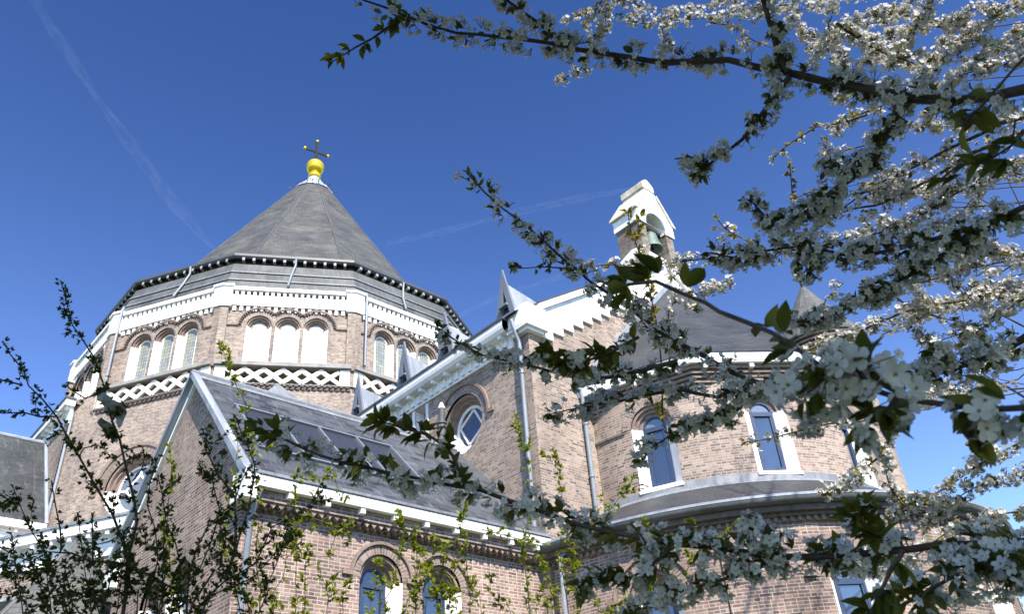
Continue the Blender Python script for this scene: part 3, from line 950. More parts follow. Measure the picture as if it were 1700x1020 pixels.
# pipes on the nave
pipe([(11.62, 12.22, 12.30), (11.66, 12.2, 12.1), (11.79, 12.18, 11.75), (11.79, 12.18, 6.8)], 0.05, None, [(11.79, 12.18, 10.9), (11.79, 12.18, 9.1)])
pipe([(13.30, 11.86, 10.95), (13.42, 11.87, 10.6), (13.42, 11.87, 7.4)], 0.05, None, [(13.42, 11.87, 9.9), (13.42, 11.87, 8.6)])

# ---- bellcote ---------------------------------------------------------------------
bx0, bx1, by0, by1 = 17.16, 18.84, YG - 0.02, 12.86
FB = Frame((XC, by0), 270)
opn = arch_loop(0.0, 16.75, 18.02, 0.50, 16)
w = MB()
fb = Frame((XC, by1), 90)
w.poly(FB, [(-0.84, 15.2), (0.84, 15.2), (0.84, 18.05), (-0.84, 18.05)], [[(0.5, 16.75), (0.5, 18.0), (-0.5, 18.0), (-0.5, 16.75)]])
w.poly(fb, [(-0.84, 15.2), (0.84, 15.2), (0.84, 18.05), (-0.84, 18.05)], [[(0.5, 16.75), (0.5, 18.0), (-0.5, 18.0), (-0.5, 16.75)]])
for sx, na in ((bx0, 180), (bx1, 0)):
    f = Frame((sx, 0), na); sg = -1 if na == 180 else 1
    ys = sorted((sg * by0, sg * by1))
    w.poly(f, [(ys[0], 14.8), (ys[1], 14.8), (ys[1], 18.05), (ys[0], 18.05)])
for sx in (-0.5, 0.5):
    w.face([FB(sx, 16.75), FB(sx, 18.0), FB(sx, 18.0, -(by1 - by0)), FB(sx, 16.75, -(by1 - by0))])
bc = w.build('bellcote', 'brick_bell', church)
w = MB()
outl = [(0.5, 17.95), (0.90, 17.95), (0.90, 18.42), (0.27, 19.34), (0.25, 19.50), (-0.25, 19.50), (-0.27, 19.34), (-0.90, 18.42), (-0.90, 17.95), (-0.5, 17.95)] + list(reversed(arch(0.0, 18.02, 0.5, 16)))
dep = by1 - by0
w.poly(FB, outl, (), 0.05)
w.poly(FB, outl, (), -dep - 0.05)
for i in range(len(outl)):
    a, b = outl[i], outl[(i + 1) % len(outl)]
    w.face([FB(*a, 0.05), FB(*b, 0.05), FB(*b, -dep - 0.05), FB(*a, -dep - 0.05)])
w.build('white_pediment', 'white', bc)
w = MB(); ring(w, FB, 0, 18.02, 0.52, 0.66, 0.05, 0.075, 0, pi, 20); w.build('arch_band', 'white', bc)
for sg in (-1, 1):
    w = MB(); w.prism(FB, [(sg * 0.86, 18.42), (sg * 1.00, 18.37), (sg * 1.00, 18.43), (sg * 0.30, 19.46), (sg * 0.26, 19.36)], -dep - 0.10, 0.10); w.build('pediment_coping', 'stone', bc)
w = MB(); w.box(XC - 0.27, XC + 0.27, by0 + 0.04, by1 - 0.05, 19.20, 19.60); w.box(XC - 0.30, XC + 0.30, by0 - 0.03, by1 - 0.02, 19.602, 19.84)
w.hexa([(XC - 0.30, by0 - 0.03, 19.84), (XC + 0.30, by0 - 0.03, 19.84), (XC + 0.30, by1 - 0.02, 19.84), (XC - 0.30, by1 - 0.02, 19.84)],
       [(XC - 0.05, by0 - 0.03, 20.04), (XC + 0.05, by0 - 0.03, 20.04), (XC + 0.05, by1 - 0.02, 20.04), (XC - 0.05, by1 - 0.02, 20.04)])
w.build('top_stone', 'stone', bc)
w = MB()                                            # white flanks and sill
for sg in (-1, 1):
    f = Frame((XC + sg * 0.84, 0), 180 if sg < 0 else 0)
    a, b = (by0 + 0.06, by1) ; q = -1 if sg < 0 else 1
    lp = [(q * (a), 15.4), (q * b, 15.4), (q * b, 16.75), (q * (a + 0.30), 16.95), (q * (a + 0.08), 16.9), (q * a, 16.7)]
    w.prism(f, lp, -0.02, 0.10)
w.prism(FB, [(-0.62, 16.62), (0.62, 16.62), (0.62, 16.75), (-0.62, 16.75)], -dep, 0.07)
w.prism(FB, [(0.30, 16.0), (0.62, 15.9), (0.62, 16.55), (0.5, 16.6)], 0.0, 0.05)
w.build('white_flank', 'white', bc)
# the bell hangs in it
bell = thing('bell', 'small green bronze bell hanging in the arch of the white topped bellcote', 'bell', (XC, 12.20, 17.47))
w = MB(); c = (XC, 12.20)
w.lathe([(0.34, 17.29), (0.335, 17.33), (0.27, 17.47), (0.225, 17.69), (0.19, 17.87), (0.12, 17.95), (0.0, 17.97)], c, 24)
w.lathe([(0.0, 17.87), (0.17, 17.79), (0.21, 17.57), (0.31, 17.29), (0.34, 17.29)], c, 24)
w.build('bell_body', 'bronze', bell, smooth=True)
w = MB(); w.tube([(c[0], c[1], 17.82), (c[0], c[1], 17.32)], 0.02, 6); w.lathe([(0.06 * sin(pi * i / 6), 17.30 - 0.06 * cos(pi * i / 6)) for i in range(7)], c, 10)
w.build('clapper', 'iron', bell)
w = MB(); w.box(c[0] - 0.47, c[0] + 0.52, c[1] - 0.05, c[1] + 0.05, 18.01, 18.13); w.tube([(c[0], c[1], 17.95), (c[0], c[1], 18.03)], 0.04, 6)
w.tube([(c[0] - 0.15, c[1], 18.13), (c[0] - 0.2, c[1], 18.30), (c[0] - 0.25, c[1], 18.33)], 0.015, 6)
w.build('yoke', 'iron', bell)

# ---- apse ----------------------------------------------------------------------------
def cyl_panels(R, wins, half, a0, a1, step):
    """angles of the flat panels of a round wall; windows take a panel each"""
    cuts = [a0]
    for c in wins: cuts += [c - half, c + half]
    cuts.append(a1)
    out = []
    for i in range(len(cuts) - 1):
        p, q = cuts[i], cuts[i + 1]
        if i % 2 == 1: out.append((p, q, True))
        else:
            n = max(1, int(round((q - p) / step)))
            for k in range(n): out.append((p + (q - p) * k / n, p + (q - p) * (k + 1) / n, False))
    return out


def round_wall(name, mat, R, wins, half, a0, a1, z0, z1, wfun):
    m = MB()
    for p, q, isw in cyl_panels(R, wins, half, a0, a1, 5):
        A = Vector((XC + R * cos(radians(p)), YA + R * sin(radians(p)))); B = Vector((XC + R * cos(radians(q)), YA + R * sin(radians(q))))
        mid = (A + B) / 2; L = (B - A).length; c = (p + q) / 2
        fr = Frame(mid, c, R * radians(c))
        m.poly(fr, [(-L / 2, z0), (L / 2, z0), (L / 2, z1), (-L / 2, z1)], [wfun(fr, c)] if isw else [])
    return m.build(name, mat, church, smooth=True, sharp=25)


AWIN = (200.5, 235.5, 270.0, 304.5, 339.5)
def apse_win(fr, c):
    return arched_window(fr, 0, 8.02, 9.52, 0.48, 0.265, 0.22, 'casement', None, 'arched_window', 0.22)
round_wall('apse_wall', 'brick_apse', 4.2, AWIN, 7.6, 180, 360, 0, 10.60, apse_win)
# string course either side of each window, decagonal corbelling and fascia
w = MB()
def arcbox(m, R0, R1, a, b, z0, z1, n=4):
    for i in range(n):
        p = radians(a + (b - a) * i / n); q = radians(a + (b - a) * (i + 1) / n)
        P = lambda R, t, z: (XC + R * cos(t), YA + R * sin(t), z)
        m.hexa([P(R0, p, z0), P(R1, p, z0), P(R1, q, z0), P(R0, q, z0)], [P(R0, p, z1), P(R1, p, z1), P(R1, q, z1), P(R0, q, z1)])
for a, b in ((180, 191.5), (211.5, 226), (246, 260.5), (280, 294)):
    w = MB(); arcbox(w, 4.18, 4.235, a, b, 9.45, 9.50); w.build('string_course', 'brick_dark', church)
CORN = [180, 216, 252, 288, 324, 360]
w = MB(); ww = MB()
def deca(R, z): return [Vector((XC + R * cos(radians(a)), YA + R * sin(radians(a)), z)) for a in CORN]
for j in range(6):
    zz = 10.03 + j * 0.095
    R = 4.24 + 0.055 * j
    d0 = deca(R, zz); d1 = deca(R, zz + 0.065)
    for i in range(5):
        w.face([d0[i], d0[i + 1], d1[i + 1], d1[i]])
        ctr = [Vector((XC, YA, zz)), Vector((XC, YA, zz + 0.065))]
        w.face([d0[i], d0[i + 1], ctr[0]]); w.face([d1[i], d1[i + 1], ctr[1]])
w.build('corbel_courses', 'brick_plain', church)
f0 = deca(4.62, 10.60); f1 = deca(4.66, 10.83); f2 = deca(4.1, 10.60)
for i in range(5):
    ww.face([f0[i], f0[i + 1], f1[i + 1], f1[i]]); ww.face([f0[i], f0[i + 1], f2[i + 1], f2[i]])
fs = ww.build('apse_fascia', 'white', church)
for i in range(5):
    for t in (0.12, 0.5, 0.88):
        p = f0[i].lerp(f0[i + 1], t); ang = 198 + 36 * i
        f = Frame(p, ang); ww = MB(); ww.fbox(f, -0.05, 0.05, 10.49, 10.62, -0.3, -0.03); ww.build('fascia_block', 'white', fs)
w = MB()
r0 = deca(4.68, 10.84); r1 = deca(4.62, 10.86)
for i in range(5): w.face([r0[i], r0[i + 1], Vector((XC, YA, 15.72))])
w.build('apse_roof', 'slate_grey', church)
w = MB()
for sg in (-1, 1):
    w.prism(FG, [(sg * 4.80, 10.84), (sg * 4.55, 10.84), (0, 15.62), (0, 15.88)], 0.002, 0.14)
w.build('roof_flashing', 'zinc', church)
# ---- ambulatory -----------------------------------------------------------------------
BWIN = (201, 235.5, 270, 304.5, 339)
def amb_win(fr, c):
    return arched_window(fr, 0, 3.55, 5.35, 0.50, 0.29, 0.30, 'casement', 0.07, 'arched_window', 0.23)
round_wall('ambulatory_wall', 'brick_chapel', 6.0, BWIN, 6.2, 180, 360, 0, 6.62, amb_win)
w = MB(); w.lathe([(6.30, 6.70), (4.19, 7.86)], (XC, YA), 72, pi, 2 * pi, uvr=6.0); ar = w.build('ambulatory_roof', 'slate_grey', church, smooth=True)
w = MB(); w.lathe([(4.42, 7.74), (4.22, 7.87), (4.205, 8.02)], (XC, YA), 60, pi, 2 * pi); w.build('lead_flashing', 'lead', ar, smooth=True)
w = MB(); w.lathe([(6.02, 6.62), (6.26, 6.60), (6.33, 6.62), (6.37, 6.68), (6.37, 6.73), (6.34, 6.73), (6.33, 6.68), (6.26, 6.68)], (XC, YA), 72, pi, 2 * pi)
ag = w.build('ambulatory_gutter', 'lead_dark', church, smooth=True, sharp=50)
w = MB(); w.lathe([(6.30, 6.70), (6.33, 6.77), (6.38, 6.77), (6.38, 6.72)], (XC, YA), 72, pi, 2 * pi); w.build('gutter_lip', 'zinc', ag, smooth=True)
w = MB()
arcbox(w, 5.95, 6.22, 180, 360, 6.50, 6.60, 60); arcbox(w, 5.95, 6.12, 180, 360, 6.43, 6.50, 60)
w.build('corbel_table', 'brick_dark', church)
w = MB()
arcbox(w, 5.96, 6.03, 180, 360, 6.34, 6.43, 60)
for i in range(130):
    a = 180.7 + 180 * i / 130.0; arcbox(w, 5.98, 6.08, a, a + 0.62, 6.35, 6.43, 1)
w.build('brick_dentils', 'brick_plain', church)
for a in (213.3, 247.2, 282):
    w = MB(); arcbox(w, 5.99, 6.012, a - 0.13, a + 0.13, 0.5, 6.35, 1); w.build('wall_joint', 'dark', church)
pipe([(12.02, 11.3, 6.60), (11.80, 11.52, 6.45), (11.80, 11.52, 0.2)], 0.05, None, [(11.8, 11.52, 5.2)])

# ---- stair turret right of the apse -------------------------------------------------------
TX, TY, TR = 26.2, 11.5, 1.25
w = MB(); w.lathe([(TR, 0), (TR, 15.65)], (TX, TY), 16, uvr=TR); tw = w.build('turret_wall', 'brick_nave', church)
w = MB()
for j in range(4): w.lathe([(TR, 15.55 + j * 0.14), (TR + 0.06 + 0.06 * j, 15.58 + j * 0.14), (TR + 0.06 + 0.06 * j, 15.65 + j * 0.14), (TR, 15.66 + j * 0.14)], (TX, TY), 16)
w.build('turret_corbel', 'brick_plain', church)
w = MB(); w.lathe([(TR + 0.30, 16.08), (TR + 0.32, 16.16), (0.10, 18.75)], (TX, TY), 16); w.build('turret_roof', 'slate_old', church)
w = MB(); w.tube([(TX, TY, 18.7), (TX, TY, 19.15)], 0.05, 8); w.tube([(TX, TY, 19.3), (TX, TY, 19.95)], 0.03, 6)
w.box(TX - 0.14, TX + 0.14, TY - 0.02, TY + 0.02, 19.72, 19.78)
tf = w.build('turret_finial', 'iron', church)
w = MB(); w.lathe([(0.21 * sin(pi * i / 10), 19.28 - 0.21 * cos(pi * i / 10)) for i in range(11)], (TX, TY), 16); w.build('orb', 'stone', tf, smooth=True)

# ---- chapel in front ------------------------------------------------------------------------
X0, Y0, Y1, ZE, YR, ZR = 5.42, 12.20, 17.60, 6.95, 14.90, 10.02
FC = Frame((0, Y0), 270)                              # s = x
wins = [arched_window(FC, x, 3.6, 5.68, 0.435, 0.255, 0.28, 'casement', 0.055, 'arched_window', 0.155) for x in (8.075, 9.375)]
w = MB()
w.poly(FC, [(X0, 0), (XN, 0), (XN, ZE), (X0, ZE)], wins)
FL = Frame((X0, 0), 180)                              # s = -y
gw = [arched_window(FL, -y, 3.6, 5.72, 0.46, 0.27, 0.30, 'casement', None, 'arched_window', 0.22) for y in (14.28, 15.55)]
w.poly(FL, [(-Y1, 0), (-Y0, 0), (-Y0, ZE), (-YR, ZR - 0.08), (-Y1, ZE)], gw)
w.poly(Frame((0, Y1), 90), [(-XN, 0), (-X0, 0), (-X0, ZE), (-XN, ZE)])
w.build('chapel_wall', 'brick_chapel', church)
w = MB()
xo = 5.26
sl = (ZR - 6.90) / (YR - 11.86)
w.face([(xo, 11.86, 6.96), (XN, 11.86, 6.96), (XN, YR, ZR + 0.06), (xo, YR, ZR + 0.06)])
w.face([(XN, 17.94, 6.96), (xo, 17.94, 6.96), (xo, YR, ZR + 0.06), (XN, YR, ZR + 0.06)])
cr_ = w.build('chapel_roof', 'slate_wing', church)
w = MB()
w.tube([(xo, YR, ZR + 0.07), (XN, YR, ZR + 0.07)], 0.065, 8)
w.face([(xo, YR - 0.16, ZR - 0.085), (XN, YR - 0.16, ZR - 0.085), (XN, YR, ZR + 0.085), (xo, YR, ZR + 0.085)])
w.face([(xo, YR + 0.16, ZR - 0.085), (XN, YR + 0.16, ZR - 0.085), (XN, YR, ZR + 0.085), (xo, YR, ZR + 0.085)])
w.build('ridge_lead', 'lead', cr_)
w = MB()
nr = Vector((0, -(ZR + 0.06 - 6.96), YR - 11.86)).normalized()
for dx0, dx1, hh in ((-0.02, 0.13, 0.035),):
    for sgn in (-1, 1):
        ye = YR + sgn * (YR - 11.86)
        nn = Vector((0, sgn * -nr.y * -1 if False else sgn * abs(nr.y), nr.z))
        p0 = Vector((xo + dx0, ye, 6.96)); p1 = Vector((xo + dx0, YR, ZR + 0.06)); q0 = p0 + Vector((dx1 - dx0, 0, 0)); q1 = p1 + Vector((dx1 - dx0, 0, 0))
        w.hexa([p0 - nn * 0.06, p1 - nn * 0.06, q1 - nn * 0.06, q0 - nn * 0.06], [p0 + nn * hh, p1 + nn * hh, q1 + nn * hh, q0 + nn * hh])
w.build('verge_lead', 'zinc', cr_)
w = MB()
for sgn in (-1, 1):
    ye = YR + sgn * (YR - 11.95)
    q = [(-ye, 6.86), (-YR, ZR - 0.02), (-YR, ZR - 0.14), (-ye, 6.74)]
    w.prism(FL, q, -0.02, 0.06)
w.build('verge_board', 'white', church)
w = MB()                                               # eaves: white gutter on corbelled brick
w.prism(Frame((XN + 0.0, Y0), 0), [(-0.36, 6.74), (0.02, 6.74), (0.02, 6.94), (-0.33, 6.94), (-0.38, 6.86)], -(XN - 5.30), 0.0)
eg = w.build('white_gutter', 'white', church)
w = MB(); w.box(5.28, XN, 11.82, 11.88, 6.94, 6.985); w.build('gutter_edge', 'lead', eg)
for i in range(9):
    x = 6.1 + i * 0.68; w = MB(); w.box(x - 0.045, x + 0.045, 11.86, 11.985, 6.64, 6.745); w.build('gutter_bracket', 'white', eg)
w = MB()
w.box(X0, XN, 11.975, 12.21, 6.565, 6.742)
w.build('corbel_course', 'brick_chapel', church)
w = MB()
for i in range(44):
    x = X0 + 0.08 + i * 0.147
    w.prism(FC, [(x, 6.563), (x + 0.075, 6.47), (x + 0.147, 6.563)], 0.0, 0.19)
    w.prism(FC, [(x - 0.07, 6.556), (x + 0.003, 6.43), (x + 0.077, 6.556)], 0.0, 0.10)
w.build('brick_dentils', 'brick_chapel', church)
w = MB(); w.box(5.27, 5.50, 11.84, 12.30, 6.52, 7.00); w.build('kneeler', 'white', church)
w = MB(); w.box(5.30, 5.60, 17.5, 18.0, 6.5, 7.06); w.build('kneeler', 'white', church)
pipe([(5.60, 11.86, 6.85), (5.56, 12.02, 6.5), (5.56, 12.12, 6.3), (5.56, 12.12, 0.1)], 0.05, None, [(5.56, 12.12, 5.4)])
# glazed strip in the roof
def onroof(x, t, h=0.0):
    """t runs from the eaves (0) to the ridge (1)"""
    p = Vector((x, 11.86, 6.96)).lerp(Vector((x, YR, ZR + 0.06)), t); return p + nr * h
ta, tb = 0.245, 0.665
xs = [5.82, 6.68, 7.58, 8.46, 9.32]
m = MB()
def rbar(m, p, q, w_, h0, h1):
    """bar lying on the roof from p=(x,t) to q=(x,t)"""
    a = onroof(*p); b = onroof(*q); d = (b - a).normalized(); s_ = d.cross(nr).normalized() * w_
    m.hexa([a - s_ + nr * h0, a + s_ + nr * h0, b + s_ + nr * h0, b - s_ + nr * h0], [a - s_ + nr * h1, a + s_ + nr * h1, b + s_ + nr * h1, b - s_ + nr * h1])
rbar(m, (xs[0] - 0.05, tb), (xs[-1] + 0.05, tb), 0.03, -0.02, 0.075)
rbar(m, (xs[0] - 0.05, ta), (xs[-1] + 0.05, ta), 0.03, -0.02, 0.05)
for x in xs: rbar(m, (x, ta), (x, tb), 0.022, -0.02, 0.07)
sk = m.build('skylight', 'zinc_frame', church)
for a, b in zip(xs[:-1], xs[1:]):
    m = MB(); m.face([onroof(a, ta, 0.03), onroof(b, ta, 0.03), onroof(b, tb, 0.03), onroof(a, tb, 0.03)]); m.build('pane', 'glass_sky', sk)
m = MB()
for x in (7.9, 8.2): rbar(m, (x, ta), (x, ta + 0.16), 0.012, 0.032, 0.045)
m.build('glazing_bar', 'zinc', sk)
# flue by the ridge, white vent at the foot of the slot window
vx, vy = 11.45, 14.78
w = MB(); w.lathe([(0.10, 9.7), (0.10, 10.42), (0.135, 10.42), (0.135, 10.47), (0.105, 10.47), (0.105, 10.53), (0.135, 10.53), (0.135, 10.57), (0.085, 10.57), (0.085, 10.95), (0.0, 10.95)], (vx, vy), 16)
fl = w.build('flue_pipe', 'lead_dark', church, smooth=True, sharp=40)
w = MB(); w.lathe([(0.09, 10.95), (0.09, 10.97), (0.03, 11.12), (0.0, 11.13)], (vx, vy), 14); w.build('flue_cap', 'white', fl, smooth=True)
w = MB(); w.lathe([(0.13, 9.4), (0.13, 10.55), (0.15, 10.55), (0.15, 10.6), (0.0, 10.62)], (11.62, 16.05), 14); w.build('vent_pipe', 'white', church, smooth=True, sharp=40)
# small slate peak of a link roof behind the chapel
w = MB()
pk = Vector((11.45, 24.0, 15.78))
for a in range(4):
    t0, t1 = radians(225 + 90 * a), radians(315 + 90 * a)
    w.face([pk, (pk.x + 1.6 * cos(t0), pk.y + 1.6 * sin(t0), 14.4), (pk.x + 1.6 * cos(t1), pk.y + 1.6 * sin(t1), 14.4)])
w.build('link_roof', 'lead', church)


# ------------------------------------------------------------------ trees
def leafy_mat(name, c_lo, c_hi, trans, tint):
    """thin petals and leaves: light also comes through them"""
    m = bpy.data.materials.new(name); m.use_nodes = True
    nt = m.node_tree; nt.nodes.clear()
    out = nt.nodes.new('ShaderNodeOutputMaterial')
    geo = nt.nodes.new('ShaderNodeNewGeometry')
    col = ramp(nt, geo.outputs['Random Per Island'], [(0.0, c_lo), (1.0, c_hi)])
    d = nt.nodes.new('ShaderNodeBsdfPrincipled'); d.inputs['Roughness'].default_value = 0.5
    d.inputs['Specular IOR Level'].default_value = 0.25
    nt.links.new(col, d.inputs['Base Color'])
    t = nt.nodes.new('ShaderNodeBsdfTranslucent')
    nt.links.new(mix(nt, 'MULTIPLY', 1.0, col, tint), t.inputs['Color'])
    mx = nt.nodes.new('ShaderNodeMixShader'); mx.inputs[0].default_value = trans
    nt.links.new(d.outputs[0], mx.inputs[1]); nt.links.new(t.outputs[0], mx.inputs[2])
    nt.links.new(mx.outputs[0], out.inputs['Surface'])
    return m


MATS['petal'] = leafy_mat('cherry petal', (0.53, 0.525, 0.51), (0.68, 0.67, 0.645), 0.28, (1.0, 1.0, 0.95))
MATS['flower_heart'] = plain_mat('flower stalk and heart', (0.16, 0.17, 0.05), 0.7, vary=0.4, scale=40)
MATS['cherry_leaf'] = leafy_mat('cherry leaf', (0.050, 0.062, 0.011), (0.135, 0.130, 0.027), 0.38, (1.5, 1.6, 0.5))
MATS['fresh_leaf'] = leafy_mat('fresh leaf', (0.13, 0.175, 0.018), (0.27, 0.29, 0.045), 0.42, (1.5, 1.5, 0.4))
MATS['dark_leaf'] = leafy_mat('young dark leaf', (0.038, 0.058, 0.012), (0.090, 0.115, 0.024), 0.33, (1.4, 1.5, 0.4))
MATS['sunlit_leaf'] = leafy_mat('sunlit bronze leaf', (0.15, 0.14, 0.025), (0.30, 0.25, 0.06), 0.42, (1.4, 1.35, 0.5))  # lighter copy of the cherry leaf, sunlight put into its colour
bm_, bnt, bb = new_mat('cherry bark')
bv = objcoord(bnt)
bc_ = ramp(bnt, noise(bnt, bv, 22, 5, 0.7), [(0.3, (0.028, 0.021, 0.018)), (0.6, (0.075, 0.055, 0.045)), (0.8, (0.15, 0.12, 0.10))])
bnt.links.new(bc_, bb.inputs['Base Color']); bb.inputs['Roughness'].default_value = 0.8
bump(bnt, bb, noise(bnt, bv, 60, 4), 0.6, 0.004)
MATS['bark'] = bm_


def grid_quads(rows, cols):
    return [(r * cols + c, r * cols + c + 1, (r + 1) * cols + c + 1, (r + 1) * cols + c) for r in range(rows - 1) for c in range(cols - 1)]


def flower_base(lod):
    V = []; F = []; Mi = []
    if lod == 2: rr = [0.07, 0.35, 0.68, 0.92, 1.02]; ww = [0.06, 0.26, 0.40, 0.33, 0.15]; zz = [0, 0.10, 0.17, 0.20, 0.19]; cols = (-1, -0.5, 0.5, 1)
    elif lod == 1: rr = [0.07, 0.60, 1.0]; ww = [0.09, 0.40, 0.22]; zz = [0, 0.14, 0.22]; cols = (-1, 1)
    else: rr = [0.05, 0.95]; ww = [0.16, 0.42]; zz = [0, 0.2]; cols = (-1, 1)
    for k in range(5):
        a = 2 * pi * k / 5; i0 = len(V)
        for r, w, z in zip(rr, ww, zz):
            for c in cols:
                x, y = r * (1.0 - 0.05 * (1 - abs(c))), w * c
                V.append((x * cos(a) - y * sin(a), x * sin(a) + y * cos(a), z + 0.10 * (abs(c) ** 2) * r))
        q = grid_quads(len(rr), len(cols)); F += [tuple(i + i0 for i in f) for f in q]; Mi += [0] * len(q)
    i0 = len(V)                                  # heart of the flower and its calyx
    V += [(0.17, 0, 0.16), (0, 0.17, 0.16), (-0.17, 0, 0.16), (0, -0.17, 0.16), (0, 0, -0.22)]
    F += [(i0, i0 + 1, i0 + 2, i0 + 3)]; Mi += [1]
    if lod:
        V += [(0.13, 0, 0.0), (0, 0.13, 0.0), (-0.13, 0, 0.0), (0, -0.13, 0.0), (0.04, 0, -0.22), (0, 0.04, -0.22), (-0.04, 0, -0.22), (0, -0.04, -0.22)]
        j = i0 + 5
        for k in range(4): F.append((j + k, j + (k + 1) % 4, j + 4 + (k + 1) % 4, j + 4 + k)); Mi.append(1)
    return np.array(V, float), np.array(F), np.array(Mi)


def leaf_base(lod):
    if lod == 2: xs = [0, 0.18, 0.4, 0.62, 0.82, 1.0]; ws = [0.015, 0.16, 0.235, 0.22, 0.13, 0.0]
    elif lod == 1: xs = [0, 0.33, 0.68, 1.0]; ws = [0.02, 0.22, 0.2, 0.01]
    else: xs = [0, 0.5, 1.0]; ws = [0.03, 0.25, 0.02]
    V = []
    for x, w in zip(xs, ws):
        for c in (-1, 0, 1): V.append((x, w * c, 0.5 * w * abs(c) - 0.22 * x * x))
    F = grid_quads(len(xs), 3)
    return np.array(V, float), np.array(F), np.zeros(len(F), int)


def rand_rot(n, axis, rng):
    """rotation matrices that carry +Z to given axes, with a random turn about them"""
    z = axis / np.linalg.norm(axis, axis=1, keepdims=True)
    h = rng.normal(size=(n, 3)); x = np.cross(h, z); x /= np.linalg.norm(x, axis=1, keepdims=True) + 1e-9
    y = np.cross(z, x)
    return np.stack([x, y, z], axis=2)


def quad_mesh(name, V, F, Mi, mats, parent, smooth=True):
    me = bpy.data.meshes.new(name)
    me.vertices.add(len(V)); me.vertices.foreach_set('co', np.ascontiguousarray(V, dtype=np.float32).ravel())
    me.loops.add(F.size); me.loops.foreach_set('vertex_index', np.ascontiguousarray(F, dtype=np.int32).ravel())
    me.polygons.add(len(F)); me.polygons.foreach_set('loop_start', np.arange(0, F.size, 4, dtype=np.int32))
    me.polygons.foreach_set('material_index', np.ascontiguousarray(Mi, dtype=np.int32))
    if smooth: me.polygons.foreach_set('use_smooth', np.ones(len(F), dtype=bool))
    me.update(calc_edges=True); me.validate()
    for m in mats: me.materials.append(MATS[m])
    o = bpy.data.objects.new(name, me); COL.objects.link(o)
    o.parent = parent
    if parent.type == 'EMPTY': o.matrix_parent_inverse = Matrix.Translation(-Vector(parent.location))
    return o


def scatter(base, pos, rot, scl):
    V, F, Mi = base
    n = len(pos)
    W = np.einsum('nij,vj->nvi', rot, V) * scl[:, None, None] + pos[:, None, :]
    FF = (F[None] + (np.arange(n) * len(V))[:, None, None]).reshape(-1, 4)
    return W.reshape(-1, 3), FF, np.tile(Mi, n)


def stalks(p0, p1, r):
    """thin three sided stems from p0 to p1"""
    d = p1 - p0; n = len(p0)
    a = np.cross(d, np.array([0.3, 0.2, 0.93])); a /= np.linalg.norm(a, axis=1, keepdims=True) + 1e-9
    b = np.cross(d / (np.linalg.norm(d, axis=1, keepdims=True) + 1e-9), a)
    V = []
    for base in (p0, p1):
        for k in range(3):
            t = 2 * pi * k / 3; V.append(base + (a * cos(t) + b * sin(t)) * r)
    V = np.stack(V, axis=1)
    F = np.array([(0, 1, 4, 3), (1, 2, 5, 4), (2, 0, 3, 5)])
    return V.reshape(-1, 3), (F[None] + (np.arange(n) * 6)[:, None, None]).reshape(-1, 4), np.ones(3 * n, int)


def join(parts):
    V = []; F = []; Mi = []; o = 0
    for v, f, m in parts:
        V.append(v); F.append(f + o); Mi.append(m); o += len(v)
    return np.concatenate(V), np.concatenate(F), np.concatenate(Mi)


def smooth_path(pts, step, rng, wob=0.0):
    """Catmull-Rom through the points, resampled, with a little natural unevenness"""
    P = [np.array(p, float) for p in pts]
    P = [2 * P[0] - P[1]] + P + [2 * P[-1] - P[-2]]
    out = []
    for i in range(1, len(P) - 2):
        L = np.linalg.norm(P[i + 1] - P[i]); n = max(1, int(L / step))
        for k in range(n):
            t = k / n
            out.append(0.5 * ((2 * P[i]) + (-P[i - 1] + P[i + 1]) * t + (2 * P[i - 1] - 5 * P[i] + 4 * P[i + 1] - P[i + 2]) * t * t
                              + (-P[i - 1] + 3 * P[i] - 3 * P[i + 1] + P[i + 2]) * t ** 3))
    out.append(P[-2]); out = np.array(out)
    if wob: out[1:-1] += rng.normal(size=(len(out) - 2, 3)) * wob
    return out


def tube_np(path, r0, r1, n=6, power=1.0):
    m = len(path)
    d = np.gradient(path, axis=0); d /= np.linalg.norm(d, axis=1, keepdims=True) + 1e-9
    a = np.cross(d[0], [0.21, 0.37, 0.9]); a /= np.linalg.norm(a)
    V = []
    for i in range(m):
        a = a - d[i] * (a @ d[i]); a /= np.linalg.norm(a) + 1e-9; b = np.cross(d[i], a)
        r = r1 + (r0 - r1) * (1 - i / (m - 1)) ** power
        r *= 1 + 0.10 * sin(i * 2.1) * cos(i * 0.7)
        for k in range(n):
            t = 2 * pi * k / n; V.append(path[i] + (a * cos(t) + b * sin(t)) * r)
    F = [(i * n + k, i * n + (k + 1) % n, (i + 1) * n + (k + 1) % n, (i + 1) * n + k) for i in range(m - 1) for k in range(n)]
    return np.array(V), np.array(F), np.zeros(len(F), int)


